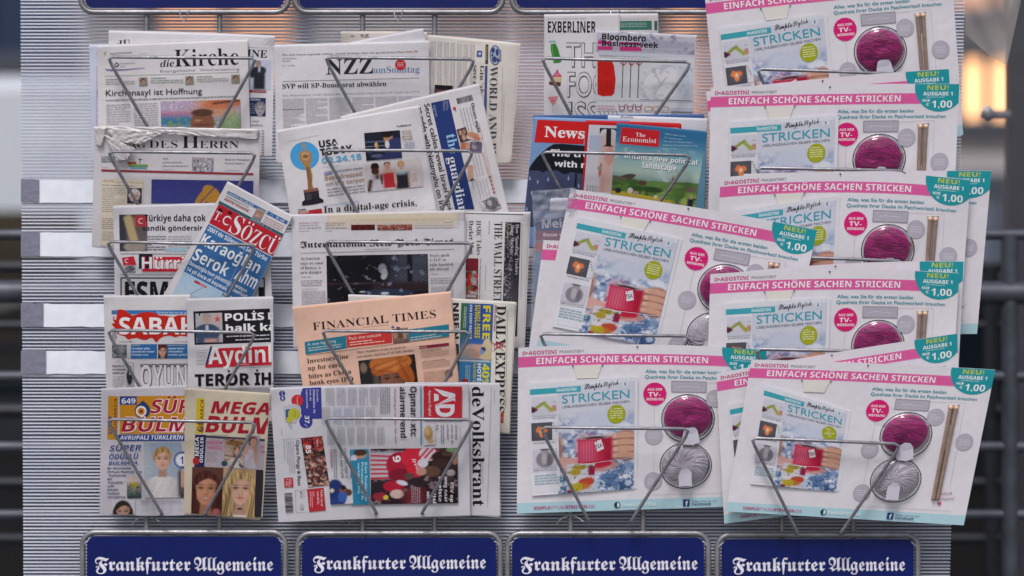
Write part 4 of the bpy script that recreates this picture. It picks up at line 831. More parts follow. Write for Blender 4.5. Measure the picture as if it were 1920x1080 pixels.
# its torn wrapper
def crumple(name, label, quadpx, pyb, L, matn, amp, seed, parent=None, nx=26, ny=14):
    rs = np.random.default_rng(seed); q = np.array(quadpx, float); u, v = np.meshgrid(np.linspace(0, 1, nx), np.linspace(0, 1, ny)); u = u.ravel(); v = v.ravel()
    p = (1-v)[:, None]*((1-u)[:, None]*q[0]+u[:, None]*q[1]) + v[:, None]*((1-u)[:, None]*q[3]+u[:, None]*q[2])
    h = np.zeros(len(u))
    for k in range(9): a = rs.uniform(0, 6.28); f = rs.uniform(5, 16); h += abs(np.sin((u*math.cos(a)*2+v*math.sin(a))*f+rs.uniform(0, 6)))/5
    px, py = p[:, 0]+rs.normal(0, .5, len(u)), p[:, 1]+rs.normal(0, .5, len(u)); d = L/1000+SL*(pyb-py)/1000+h*amp/1000
    P = X3(px, py, d); F = [(j*nx+i+nx, j*nx+i+nx+1, j*nx+i+1, j*nx+i) for j in range(ny-1) for i in range(nx-1)]
    F2 = [tuple(k+nx*ny for k in f[::-1]) for f in F]; ring = list(range(nx)) + [j*nx+nx-1 for j in range(1, ny)] + [(ny-1)*nx+i for i in range(nx-2, -1, -1)] + [j*nx for j in range(ny-2, 0, -1)]
    F3 = [(a, b, b+nx*ny, a+nx*ny) for a, b in zip(ring, ring[1:]+ring[:1])]
    Q = X3(px, py, d-.0005)
    if parent is not None: return mesh(name, np.vstack([P, Q]), F+F2+F3, matn, parent, smooth=True)
    o = mesh(name, np.vstack([P, Q]), F+F2+F3, matn, None, smooth=True, loc=tuple(P.mean(0))); o['label'] = label; return o
mat('wrapper', 'cdc8cc', rough=.35, spec=.5, mottle=.06, mscale=30, bump=.3, bscale=60)
r = s.page
crumple('torn_wrapper', '', [(176, 237), (487, 242), (482, 262), (300, 250)], 461, 20.5, 'wrapper', 2.2, 5, r, 40, 8)
crumple('torn_wrapper', '', [(198, 238), (306, 250), (262, 271), (214, 266)], 461, 21.5, 'wrapper', 3.5, 8, r)
crumple('torn_wrapper', '', [(196, 252), (254, 279), (238, 300), (219, 303)], 461, 22.5, 'wrapper', 4, 9, r)
crumple('torn_wrapper', '', [(176, 238), (200, 240), (190, 275), (180, 272)], 461, 21.5, 'wrapper', 3, 10, r, 10, 12)
# pocket 3
s = sheet('Turkish newspaper with flag logo and a black headline, behind the tilted blue one', [(213, 386), (500, 379), (513, 640), (216, 640)], 631, 16, Z3, paper='d0ced6')
s.ph(400, 108, 650, 104, 330, '5c4a4c 6a6468 .1;r .12 .5 .14 .5 3a3c44 .1;e .5 .2 .25 .12 8a6a5c .3;r .42 .42 .14 .42 b4a27a .08 -20;e .55 .88 .4 .14 9a9088 .2')
s.ph(545, 116, 655, 114, 102, 'a83440 a23a44 .06'); s.ring(598, 165, 26, 26, 8, 'e0c0c4'); s.disc(608, 165, 19, 19, 'a5363f')
s.t('Türkiye daha çok', 628, 168, 1180, 166, 58, '24222c', 'S'); s.t('sandık göndersin', 610, 252, 1160, 250, 44, '24222c', 'S')
s.body(640, 296, 820, 294, 44, 22, '3a3844', .5); s.body(840, 298, 1050, 296, 130, 20, '8a8894', .4); s.body(630, 368, 815, 366, 78, 22, '3a3844', .6); s.bar(820, 408, 1010, 406, 32, 'a8c8dc'); s.body(826, 412, 1004, 410, 24, 18, '7aa8c4')
s.line([(410, 458), (1020, 460)], 4, '55535e')
s.poly([(424, 496), (530, 482), (556, 560), (440, 570)], 'c0283a'); s.ring(470, 524, 20, 20, 7, 'ecd8dc', 16); s.disc(478, 524, 14, 14, 'c0283a', 14)
s.ph(452, 562, 545, 562, 70, 'b8b6be b0aeb8 .1;e .5 .5 .36 .45 7a7880 .2;b 18 -.2 5 24242c')
s.bar(578, 462, 700, 462, 132, '22242e'); s.bar(716, 488, 1010, 488, 34, 'c8283a'); s.bar(608, 594, 960, 594, 26, 'c8283a'); s.to('Hürriyet', 604, 596, 1240, 596, 106, 'e8e6ec', 'c8283a', 'S', .03)
s.body(612, 628, 940, 630, 12, 10, '8a8894'); s.line([(410, 646), (900, 648)], 4, '55535e')
s.bar(412, 672, 1712, 676, 600, '2a2c38'); s.bar(424, 684, 1700, 688, 600, 'c9c9d0'); s.bar(1655, 760, 1700, 760, 400, '1e1e26'); s.t('ESMA', 452, 905, 1000, 905, 200, '1d1d24', 'X'); s.finish()
def c30(s, ang=27.5, o=(428, 340)):      # page frame of the tilted tabloid: u along its top edge, v down
    c, n = math.cos(R(ang)), math.sin(R(ang)); s.xf = lambda x, y: (o[0]+x*c-(y*1.15+6.5)*n, o[1]+x*n+(y*1.15+6.5)*c)
s = sheet('tilted blue and red Turkish tabloid leaning out of its pocket', [(428, 340), (550, 404), (444, 612), (305, 565)], 631, 30, Z3, paper='d8d6dc', leaves=4, spread=3)
s.quad = [(427, 340), (549, 404), (455, 590), (308, 556)]; s.clipq = s.quad; c30(s)
s.bar(8, 8, 88, 8, 5, '3c6aa4'); s.t('Süleyman Şah çok kıldı...', 10, 12.3, 66, 12.3, 3.4, 'c8d4e6'); s.body(9, 15, 58, 15, 4, 3.6, '6a6874'); s.t('NATO DÜNYA...', 9, 24.5, 64, 24.5, 3.6, 'a82838'); s.body(9, 19, 62, 19, 3, 3, '8a8894')
s.ph(71, 10, 88, 10, 18, 'a8a098 5a6a84 .1;f .5 .45 .36 c09880 7a5a40'); s.bar(91, 7, 134, 7, 6, '3c6aa4'); s.t('Sar’an hesab', 92, 12, 128, 12, 4, 'c8d4e6'); s.body(92, 16, 132, 16, 14, 4, 'b06870')
s.bar(2, 29, 140, 29, 4.4, '356070'); s.body(70, 30, 120, 30, 2.6, 2.6, 'a8c4cc')
s.bar(4, 34, 140, 34, 35, 'b82434'); s.t('T.', 7, 60, 20, 60, 15, 'ecdfe2', 'b'); s.t('★', 33, 56, 40, 56, 6, 'ecdfe2', 's'); s.ring(32, 52, 8, 8, 2.4, 'ecdfe2', 20); s.disc(35, 52, 5.4, 5.4, 'b82434', 16)
s.disc(12, 42, 5, 3, '40181e', 10); s.disc(30, 39, 5, 2.4, '40181e', 10); s.t('S', 43, 67, 63, 67, 31, 'ece8ec', 'b'); s.t('ÖZCÜ', 66, 67, 140, 67, 24, 'ece8ec', 'b'); s.line([(45, 36), (62, 36)], .5, 'b82434')
s.bar(4, 71, 140, 71, 88, '3a6ca6')
s.t("2001'de Süleyman Şah Türbe", 7, 81, 132, 81, 7.2, 'e2e8f0', 'S'); s.t('Karaoğlan', 6, 106, 128, 106, 19, 'e8ebf2', 'S'); s.t('Serok', 6, 134, 78, 134, 20, 'e8ebf2', 'S'); s.t('Ahm', 93, 131, 136, 131, 22, 'e8ebf2', 'S')
s.t("Davutoğlu'nun yönettiği", 6, 144, 93, 144, 6.4, 'e2e8f0', 'S'); s.t('14 yıl önce el koymak', 7, 154.5, 91, 154.5, 6.4, 'e2e8f0', 'S'); s.t('operasyon', 97, 142, 126, 142, 6, 'e2e8f0', 'S'); s.t('tamamland', 97, 150, 130, 150, 6, 'e2e8f0', 'S')
s.ph(4, 158, 140, 158, 70, 'a8c4dc c4d4e2 .04;e .3 .5 .05 .1 807060 .3'); s.line([(24, 200), (48, 168)], .7, '505c68'); s.bar(30, 162, 55, 162, 4, 'b83040'); s.body(31, 162.6, 54, 162.6, 3, 2.8, 'e0c0c8'); s.t('Bayrak', 88, 164, 104, 164, 5, '28323c'); s.line([(86, 74), (94, 190)], .6, 'a8bcd4'); s.finish()
# pocket 4
s = sheet('newspaper with a red ink splash behind its masthead', [(195, 554), (356, 552), (358, 790), (201, 790)], 797, 20, Z4, paper='d2cfd4')
s.bar(332, 176, 1060, 176, 36, '3a74b4'); s.t("Türkiye'nin en iyi gazetesi", 736, 206, 1100, 206, 18, 'c8d6ea')
sp = [(385, 172), (415, 168), (455, 178), (470, 205), (520, 222), (560, 215), (600, 196), (660, 190), (720, 200), (760, 222), (820, 225), (860, 232), (905, 238), (935, 220), (1010, 222), (1060, 230), (1060, 400), (1010, 412), (950, 405), (905, 420), (860, 404), (800, 412), (765, 430), (740, 466), (722, 455), (730, 432), (680, 425), (640, 445), (600, 440), (560, 425), (520, 430), (480, 440), (450, 410), (410, 400), (380, 380), (400, 350), (360, 335), (332, 300), (362, 290), (340, 255), (372, 262), (378, 232)]
cx = sum(p[0] for p in sp)/len(sp); cy = 320; s.add([cx]+[p[0] for p in sp], [cy]+[p[1] for p in sp], [(0, (i+1) % len(sp)+1, i+1) for i in range(len(sp))], lin('c3281f'))
for a, b, r in ((352, 242, 8), (344, 350, 7), (372, 318, 6), (500, 455, 7), (360, 270, 5)): s.disc(a, b, r, r, 'c3281f', 10)
s.t('SABAH', 400, 392, 1085, 392, 150, 'eceaee', 'S', .005); s.z += .05
s.body(338, 360, 380, 360, 92, 9, '34323c', .6); s.body(395, 455, 540, 455, 11, 10, '55535e'); s.body(905, 455, 1020, 455, 11, 10, '55535e')
s.ph(336, 486, 470, 485, 118, '5a6068 444c58 .15;b 20 -.3 4 a0a4a8;r .6 .4 .2 .25 8a8c90 .1'); s.bar(505, 482, 1060, 480, 130, '2f6ca8'); s.bar(470, 484, 505, 484, 122, 'c4c4ca'); s.bar(742, 482, 750, 482, 130, 'd2cfd4'); s.body(510, 486, 650, 486, 12, 11, 'b8a850', .6)
for i, tx in enumerate(('13 milyar yılda', 'yalnızca bir saniye', 'tekleyen saat')): s.t(tx, 512, 528+i*28, (676, 716, 662)[i], 528+i*28, 15, 'dce6f2', 'S')
s.ph(750, 484, 830, 483, 126, '5c2a2c 4a3034 .1;f .5 .5 .35 c89a84 5a1e20'); s.body(842, 488, 1000, 486, 11, 10, 'b8a850')
for i, tx in enumerate(('Aydan Güner', 'arkadaşının', 'evinde gülüm')): s.t(tx, 844, 528+i*28, (990, 970, 1020)[i], 527+i*28, 15, 'dce6f2', 'S')
s.body(370, 630, 420, 630, 11, 10, 'a04848'); 
for i, tx in enumerate(('Diyanet iş', 'terazisinde', 'adalet yok')): s.t(tx, 340, 686+i*31, (446, 460, 448)[i], 686+i*31, 17, '1c1a24', 'S')
s.body(342, 764, 450, 764, 240, 17, '7a7884', .4); s.line([(440, 648), (530, 648)], 3, '6a6874'); s.line([(530, 648), (532, 1000)], 3, '6a6874')
s.ph(462, 668, 528, 668, 190, 'c8c6cc b8b6bc .05;e .5 .12 .28 .09 b08a7a .3;e .5 .55 .42 .42 2c3038 .2;r .5 .36 .06 .1 d8d6dc .05')
s.ph(590, 660, 1060, 655, 24, '9a98a2 4a4852 .05'); s.to('OYUNU', 592, 875, 1120, 872, 205, 'd6d4dc', '3c3a44', 'S', .025); s.finish()
s = sheet('newspaper with white on red masthead over a heavy black headline', [(351, 560), (512, 556), (512, 790), (354, 790)], 797, 27, Z4, paper='d0ced6')
s.bar(1068, 186, 1756, 160, 302, '201f26'); s.ph(1086, 206, 1326, 198, 266, 'b4b0b6 a8a6b0 .06;r .8 .2 .2 .2 c4aeb0 .2;e .42 .16 .16 .18 b89a8c .15;e .42 .08 .15 .08 a89c98 .3;e .42 .66 .48 .3 3c4c6c .12;r .42 .8 .42 .3 3f5070 .1;r .42 .5 .05 .1 c8c8d4 .06;r .55 .93 .24 .06 c89a98 .1')
s.t('★', 1252, 288, 1322, 284, 60, 'c06058', 's'); s.t('POLİS', 1352, 272, 1706, 262, 68, 'e8e6ea', 'X'); s.t('D', 1742, 258, 1800, 256, 62, 'e8e6ea', 'X'); s.t('halk kaç', 1362, 372, 1880, 352, 66, 'e8e6ea', 'X')
s.body(1366, 402, 1752, 388, 22, 22, 'b8b6c0', .6); s.body(1445, 434, 1752, 422, 22, 22, 'b8b6c0', .6)
for k in range(4): s.line([(1090, 540+k*34), (1196, 536+k*34)], 2, '9a98a4'); s.body(1096, 552+k*34, 1180, 549+k*34, 14, 13, '9a98a4')
s.poly([(1222, 500), (1238, 500), (1192, 668), (1176, 690), (1178, 660)], '2a2c60'); s.poly([(1300, 518), (1770, 498), (1772, 668), (1176, 694), (1200, 640)], 'c42a38'); s.t('Aydınlık', 1204, 662, 1960, 636, 150, 'ebe8ec', 'S'); s.body(1480, 660, 1770, 650, 14, 12, 'e0c0c6'); s.body(1410, 692, 1770, 676, 12, 11, '6a6874')
s.t('TERÖR', 1082, 858, 1580, 846, 108, '1b1a20', 'X'); s.t('İHANET', 1620, 848, 2150, 836, 112, '1b1a20', 'X'); s.bar(1082, 880, 1772, 868, 200, '9a98a0'); s.finish()
# pocket 5, paper colours darkened to carry the dimmer light low down
s = sheet('puzzle newspaper with a blue eye amulet and a smiling woman in white', [(190, 728), (350, 722), (352, 966), (188, 964)], 964, 20, Z5, paper='bdbac4')
s.bar(262, 94, 340, 96, 338, 'b98626'); s.t('YENİ', 300, 290, 296, 180, 32, '8a4030', 'i') if 0 else s.t('SÜPER', 290, 395, 290, 250, 26, '34407c', 'I'); s.t('BULMACA', 326, 390, 328, 112, 22, '8a2c28', 'I')
s.bar(350, 94, 880, 92, 296, 'c08420'); s.bar(350, 96, 484, 96, 66, '2c4488'); s.t('649', 366, 154, 474, 152, 42, 'e0dee6', 'S')
s.disc(528, 208, 60, 60, '24406e', 30); s.poly([(500, 160), (528, 128), (560, 150), (582, 180)], '24406e'); s.disc(518, 212, 42, 42, 'e4dcd4'); s.disc(518, 213, 28, 28, 'c87a30'); s.disc(518, 213, 12, 12, '5a2a18')
s.to('SÜPER', 588, 228, 1100, 224, 106, 'a01e38', 'e6d2d4', 'I', .04); s.to('BULMACA', 362, 372, 1260, 368, 112, 'a01e38', 'e6d2d4', 'I', .04)
s.bar(340, 394, 880, 392, 50, '2b4484'); s.t('AVRUPALI TÜRKLERİN HABER', 350, 434, 1010, 431, 32, 'd4d8e6', 'I')
s.to('SÜPER', 270, 522, 518, 518, 44, '34468e', 'd8dae6', 'I', .02); s.to('ÖDÜLLÜ', 268, 586, 496, 582, 40, '34468e', 'd8dae6', 'I', .02); s.to('BULMACA', 264, 630, 490, 628, 28, '34468e', 'd8dae6', 'I', .02)
for i, (tx, x1) in enumerate((('Bir Okurumuza', 440), ('Orhan Pamuk’tan', 522), ('“Kafamda', 400), ('Bir', 296), ('Tuhaflık”', 390), ('adlı', 308), ('Kitabı', 340), ('hediye', 350), ('veriyoruz', 395))): s.t(tx, 256, 664+i*28, x1, 663+i*28, 15, '232a5c', 'S')
s.ph(405, 722, 515, 720, 168, 'c8b8b0 243038 .1;e .5 .35 .25 .2 b0a024 .3;r .5 .18 .5 .08 c8b8b4 .1;g 30 .2 3 3c5850 .3;r .5 .98 .5 .1 34404c .1')
s.ph(540, 455, 826, 452, 432, '8d9db2 a2a8b4 .05;r .04 .45 .1 .5 a8b0b8 .3;P .5 .31 .185 c09884 a07c50 .16 0 c4c0c2;r .97 .75 .05 .25 2c3440 .1', res=1.3)
s.ring(838, 592, 66, 66, 9, '3c4c98', 36); s.disc(838, 592, 48, 48, 'd8dae4'); s.t('1', 824, 622, 846, 622, 60, '3c4c98', 'X'); s.ph(828, 680, 900, 680, 205, 'a07868 242a34 .08;e .3 .3 .6 .3 c09484 .3')
s.ph(280, 900, 470, 898, 120, 'bdbac4 bdbac4 .02;P .5 .84 .62 a88274 2a221e .5')
for x in (560, 612, 682, 748, 820): s.line([(x, 895), (x, 1010)], 1.5, '8f93b4')
for y in (934, 975): s.line([(520, y), (860, y-2)], 1.5, '8f93b4')
s.body(515, 905, 830, 903, 26, 9, '6a6c80'); s.finish()
s = sheet('stack of cream puzzle newspapers showing two women with long hair', [(348, 727), (506, 737), (489, 972), (346, 962)], 964, 27, Z5, paper='c6bba8', leaves=6, spread=3.5)
s.bar(950, 112, 1012, 114, 272, 'c4b028'); s.t('BULMACA', 1000, 380, 1006, 122, 26, '8e3030', 'I'); s.disc(980, 300, 28, 20, '7c4a30', 16); s.disc(980, 350, 26, 24, '70543c', 16); s.disc(972, 345, 10, 10, 'b09080', 10)
s.t('MEGA', 1058, 225, 1520, 240, 92, 'a01c30', 'I', .012); s.t('BULMACA', 1015, 372, 1880, 402, 124, 'a01c30', 'I', .012); s.body(1060, 392, 1200, 396, 9, 8, '6a5c58')
s.bar(938, 394, 1024, 396, 254, '232a52'); s.t('MEGA', 966, 560, 968, 412, 28, 'e0dee6', 'S'); s.t('ÖDÜLLER', 998, 612, 1004, 412, 24, 'e0dee6', 'S'); s.disc(945, 600, 26, 30, 'a82430', 14)
s.bar(1024, 400, 1482, 426, 245, 'a59ba6'); s.bar(1024, 400, 1482, 430, 18, '3c3a4c'); s.t('HÜZÜN', 1030, 468, 1150, 472, 26, 'c0407c', 'S'); s.t('YANIĞI', 1030, 508, 1146, 512, 26, 'c0407c', 'S'); s.body(1030, 525, 1110, 529, 86, 14, '6a6270')
s.ph(1172, 424, 1330, 432, 225, 'a08474 b8a49c .12;e .5 .15 .45 .08 8a5c34 .4;e .62 .45 .2 .25 6a4c3c .3;e .6 .42 .12 .14 c09880 .3;r .3 .6 .4 .02 40302c .05 5;e .6 .85 .3 .2 c4bcb8 .3;b 26 -1 3 54443c'); s.disc(1166, 620, 24, 22, '24485c', 18)
s.ph(1335, 395, 1442, 402, 260, 'a59ba6 a59ba6 .03;e .55 .2 .34 .16 5c3030 .2;e .58 .22 .25 .13 c09484 .15;e .5 .4 .16 .2 c09484 .3;e .45 .78 .42 .36 c0b8c4 .15;e .8 .6 .14 .28 bc9080 .3 -10;e .1 .45 .2 .1 c09484 .3 40'); s.t('AY', 1450, 500, 1478, 502, 22, 'b03c74', 'S'); s.t('GÜ', 1450, 536, 1478, 538, 22, 'b03c74', 'S')
s.ph(916, 646, 1160, 652, 385, '5c3a34 4c2a2a .05;P .45 .45 .31 b07c64 4a2522 2.0 1 2c3448;e .8 .93 .14 .1 a05c60 .3', res=1.2)
s.ph(1160, 656, 1440, 668, 375, 'b09470 b8a080 .05;P .5 .43 .31 cba08c b29468 2.3 0 cfc9c8;e .5 .83 .08 .02 2c2428 .4', res=1.2)
s.bar(1412, 668, 1470, 670, 370, '2b2a34'); s.finish()
# ------------------------------------------------------------------ newspapers of the second rack
Z6, Z7, Z8, Y1, Y2, Y3 = (500, 50, 3.84), (500, 220, 4.8), (760, 150, 4.32), (530, 385, 4.0), (530, 540, 4.0), (490, 710, 3.856)
s = sheet('cream paper corner with a scrap of black type behind the Swiss Sunday newspaper', [(640, 59), (800, 60), (800, 300), (642, 300)], 285, 12, (640, 50, 1), paper='d8d0ca')
s.body(18, 16, 26, 16, 3, 3, '3a3840', .8); s.t('SZ', 36, 20, 52, 20, 6, '4a4850', 'B'); s.finish()
s = sheet('business newspaper turned sideways with a globe emblem and upright masthead', [(800, 65), (972, 81), (955, 305), (790, 300)], 285, 15, Z6, paper='dbd5d0', leaves=5, spread=4)
s.bar(1545, 120, 1380, 105, 10, 'dbd5d0')
for k in range(7): s.body(1500-k*47, 128-k*4, 1496-k*47, 520, 40, 9.5, '7a8098', .42, k=2)
s.bar(1515, 172, 1553, 175, 44, '3f5596'); s.disc(1534, 195, 11, 11, 'c0c4dc', 10); s.bar(1596, 128, 1594, 268, 20, '4c443c'); s.t('ISSUE', 1580, 140, 1578, 240, 10, 'b0a48c')
s.disc(1645, 205, 40, 72, '4a5a86', 26); s.disc(1645, 205, 34, 66, 'a4aec6', 24)
for a, b, ra, rb in ((1630, 170, 14, 20), (1660, 185, 12, 26), (1640, 235, 18, 22), (1665, 240, 8, 16), (1625, 205, 8, 12)): s.disc(a, b, ra, rb, '3c4c7c', 12)
s.bar(1590, 282, 1578, 800, 18, '4a5894'); s.bar(1688, 165, 1688, 250, 8, '8a8898'); s.t('WORLD AND BUSINESS', 1608, 286, 1590, 1240, 54, '3c4250', 'R')
s.t('Gtn ‘sherpa’', 1536, 280, 1530, 620, 30, '3a3a44', 'R'); s.t('save euro', 1490, 276, 1484, 500, 30, '3a3a44', 'R'); s.line([(1700, 290), (1688, 860)], 2, 'a8a4a0'); s.body(1712, 480, 1705, 760, 8, 7, 'a8a4a0')
s.ph(1210, 418, 1340, 425, 120, '2c2a34 7c5c60 .1;e .5 .8 .6 .5 8a5c5c .3;e .5 .1 .5 .2 1e1c24 .3'); s.finish()
s = sheet('Swiss Sunday newspaper front page with large black initials and red seal', [(515, 84), (804, 76), (806, 300), (520, 305)], 285, 22, Z6, paper='dcdae2', leaves=4, spread=3)
s.t('Wie sich Libyen zugrunde richtete: Arnold Hottinger über den gescheiterten Staat', 110, 210, 992, 188, 13, '4c4a56', 'b'); s.t('Seite 20', 1000, 187, 1086, 185, 13, 'b02c3c', 'B')
s.body(112, 224, 215, 221, 42, 17, '8a8894', .4); s.t('Fr. 5.00', 112, 286, 200, 284, 8, '4a4854', 'b')
s.t('NZZ', 428, 344, 768, 336, 108, '2c2e3a', 'B'); s.t('amSonntag', 770, 334, 1100, 328, 46, '6a8ab8', 'b', .0); s.line([(115, 393), (1100, 368)], 2.5, '3c3a46')
s.disc(963, 274, 39, 39, 'c8323c', 30); s.body(940, 255, 986, 255, 38, 12, 'e8a8ac', .5)
s.t('SVP will SP-Bundesrat abwählen', 114, 446, 862, 426, 34, '23212b', 'B'); s.t('Das Departement strebt Ausbau der Sozialversicherung an und will wieder den CVP', 112, 502, 1100, 474, 13, '8f8d99', 'R')
for k in range(6): s.body(114+k*167, 518-k*3.6, 114+k*167+155, 514-k*3.6, 260, 8.6, '8f8d99', .42)
s.body(116, 592, 268, 590, 9, 9, '45434f', .7); s.finish()
s = sheet('blank folded section leaning up behind the Swiss Sunday newspaper', [(640, 83), (792, 53), (800, 90), (650, 110)], 285, 18.5, (0, 0, 1), paper='d6d4de', leaves=2); s.finish()
# pocket 2
def rot(s, ang, o, sc_=1.0):
    c, n = math.cos(R(ang)), math.sin(R(ang)); s.xf = lambda x, y: (o[0]+(x*c-y*n)*sc_, o[1]+(x*n+y*c)*sc_)
s = sheet('British newspaper turned sideways with a navy masthead band, above the sunken bar', [(640, 218), (897, 157), (957, 420), (700, 470)], 461, 18, Z8, paper='d9d6db', leaves=4, spread=3)
# sideways: reading direction runs down the sheet, about 78 degrees
s.poly([(208, 186), (352, 156), (560, 1048), (402, 1050)], '2b3f7c'); s.body(225, 192, 238, 265, 30, 8, '8090b8'); s.body(345, 168, 352, 245, 50, 9, '6878ac'); s.body(240, 200, 262, 295, 22, 9, '7888b4')
s.t('the', 336, 440, 372, 612, 92, 'a8cce6', 'B') if 0 else s.t('the', 330, 446, 362, 600, 78, '9cc4e4', 'B'); s.t('guardian', 344, 628, 440, 1085, 70, 'e4e6f0', 'B')
s.t('Secret cables reveal Israel’s spies', 152, 196, 358, 1110, 44, '2e2c36', 'm'); s.t('at odds with Netanyahu on Iran', 96, 226, 290, 1080, 44, '2e2c36', 'm')
s.code(412, 150, 540, 118, 46, '33313b'); s.disc(398, 230, 12, 13, 'c03c44', 12); s.t('ed', 400, 240, 406, 256, 9, '6a6874')
s.t('Oscars night', 530, 190, 586, 426, 28, '2c2a34', 'B'); s.body(530, 212, 580, 420, 110, 26, '9a98a4', .38, k=1.2)
s.ph(415, 402, 490, 380, 110, '5c3a34 4a3a3c .1;e .3 .3 .18 .18 c0988c .2;e .7 .3 .16 .18 b08878 .2;e .5 .7 .2 .22 caa090 .2;e .85 .75 .14 .18 a87868 .2'); s.ph(525, 500, 622, 505, 82, '6c5c78 7a7088 .25;e .4 .4 .2 .3 b0a4b0 .3;b 20 -.5 4 3c3448')
s.ph(510, 412, 625, 440, 62, 'd9d0cc d9ccc8 .03;e .4 .4 .42 .42 c48a6c .3;e .7 .7 .25 .3 b87a62 .3'); s.ph(446, 510, 520, 506, 50, 'c88c70 d0a088 .05;e .3 .5 .3 .6 b86c50 .4'); s.ph(505, 690, 548, 690, 120, 'cf9c84 d4ae9c .05')
s.body(600, 590, 640, 760, 90, 25, 'b0aeb8', .35, k=1.3); s.t('EXCLUSIVE', 618, 590, 672, 790, 20, 'cfa494', 's'); s.body(660, 790, 700, 940, 110, 26, 'b6b4be', .35); 
for k in range(5): s.t('★', 676+k*8, 798+k*31, 699+k*8, 793+k*31, 22, '9c3040', 's')
s.line([(600, 360), (760, 1030)], 2, 'c07078'); s.ph(598, 990, 735, 930, 110, 'd8d4d8 a8a6aa .06;e .6 .45 .36 .5 6e6c72 .3;e .5 .35 .12 .25 b0aeb2 .3;b 18 -.7 3 4c4a50'); s.t('?', 522, 810, 552, 828, 24, '5a2c20', 'B'); s.body(548, 830, 560, 880, 10, 9, '3a3844'); s.finish()
s = sheet('American daily with gold statuette on a sky blue disc', [(521, 241), (784, 197), (812, 395), (551, 470)], 461, 27, Z7, paper='dad8de', leaves=3, spread=3)
s.quad = [(521, 244), (784, 198), (822, 430), (556, 470)]; s.clipq = s.quad
s.body(190, 215, 475, 155, 9, 8, '9a98a4'); s.t('TUESDAY', 1168, 90, 1304, 76, 15, '24222c', 'X')
s.disc(342, 346, 130, 126, '4aa2dc', 48)
# statuette
GD = 'a98155'
s.poly([(318, 228), (340, 224), (348, 260), (344, 305), (330, 306), (322, 262)], 'a4805a'); s.poly([(290, 322), (330, 300), (372, 298), (408, 330), (402, 400), (392, 440), (412, 520), (410, 600), (428, 655), (372, 668), (366, 560), (356, 480), (334, 440), (312, 400), (292, 380)], GD); s.poly([(312, 322), (345, 308), (378, 320), (384, 372), (345, 392), (318, 370)], 'c49c70'); s.disc(350, 352, 26, 18, '8c6640', 14); s.poly([(352, 440), (384, 450), (404, 560), (400, 640), (388, 640), (378, 560)], '8c6844'); s.line([(366, 450), (382, 650)], 4, '6c4c30'); s.disc(336, 260, 12, 26, 'b8946c', 14)
s.poly([(330, 655), (460, 632), (470, 665), (335, 690)], '8a5c50'); s.poly([(335, 680), (468, 660), (476, 735), (345, 758)], '2e2c38'); s.poly([(318, 762), (345, 742), (478, 722), (510, 742), (512, 765), (420, 785), (320, 796)], '25232f'); s.poly([(352, 690), (400, 682), (406, 740), (358, 748)], '44424f')
s.t('USA', 474, 272, 644, 250, 62, '24222c', 'X'); s.t('TODAY', 484, 346, 772, 306, 62, '24222c', 'X'); s.t('02.24.15', 498, 414, 856, 376, 52, '6aaee0', 'X'); s.body(505, 443, 665, 425, 9, 8, '6a8ac0')
s.bar(516, 494, 588, 484, 26, '7c80b0'); s.body(520, 498, 584, 490, 18, 8, 'c8c8e0'); s.t('87TH ACADEMY AWARDS', 616, 494, 868, 460, 11, '3a3844', 'S')
s.t('Best dressed', 524, 566, 860, 524, 42, 'b89480', 'm'); s.t('on the carpet', 534, 618, 882, 576, 40, 'b89480', 'm')
s.body(540, 640, 884, 598, 82, 27, '6a6874', .38, k=.9); s.t('USA TODAY INVESTIGATION', 510, 806, 830, 762, 15, '7ab0dc', 's')
s.bar(284, 852, 494, 820, 60, 'b4303c'); s.t('NEWS', 300, 870, 380, 858, 18, 'e8c8cc'); s.bar(280, 832, 352, 822, 8, '4a4854'); s.t('In a digital-age crisis,', 516, 858, 1350, 792, 56, '1f1d27', 'B')
s.ph(876, 142, 1198, 115, 250, '232636 1e2030 .1;r .5 .35 .5 .02 5a6a8c .04 2;r .4 .62 .4 .015 4a5a80 .04;r .3 .5 .3 .01 8090b0 .03;e .66 .26 .13 .2 b08468 .15;e .64 .1 .16 .13 241c20 .15;e .85 .75 .32 .5 383c6c .12;e .62 .48 .06 .14 d8d4dc .2;e .32 .5 .04 .16 b8905c .3;e .3 .45 .03 .07 e0b888 .3;r .7 .92 .4 .1 34386a .1;e .3 .85 .16 .06 5a6488 .4;e .12 .7 .06 .08 3a4468 .3', res=1.3)
for k in range(4): s.t(('INSIDE', 'THE', 'BIG', 'PROBE')[k], 1214+k*3, 134+k*24, 1300+k*5, 128+k*24, 13, '9a7c50', 'S')
s.body(1236, 222, 1330, 214, 74, 15, '5a6a9c', .5)
s.ph(885, 420, 1385, 372, 250, 'd8cfd2 d4c8cb .04;e .17 .14 .075 .16 2c1c1a .15;e .17 .3 .07 .14 503026 .2;r .15 .72 .11 .3 c8c4cc .06;r .05 .8 .04 .22 4a3028 .06 8;r .2 .5 .05 .1 503428 .1;e .39 .08 .06 .1 5c4038 .2;e .39 .16 .05 .13 c4988a .2;r .395 .35 .1 .1 d0a698 .1;r .42 .68 .125 .26 b8303c .06;r .40 .5 .11 .1 b8303c .1;e .64 .14 .06 .13 b07a5c .2;e .64 .2 .045 .12 cfa898 .2;e .64 .06 .06 .07 c8a070 .2;r .64 .72 .12 .3 2c2a34 .06;r .64 .44 .09 .05 a8bccc .1;e .52 .6 .025 .3 cfa898 .2;e .78 .65 .02 .3 cfa898 .2;e .27 .6 .02 .2 503428 .3', res=1.3)
s.body(1302, 505, 1350, 500, 85, 11, '8a5c6c', .5); s.finish()
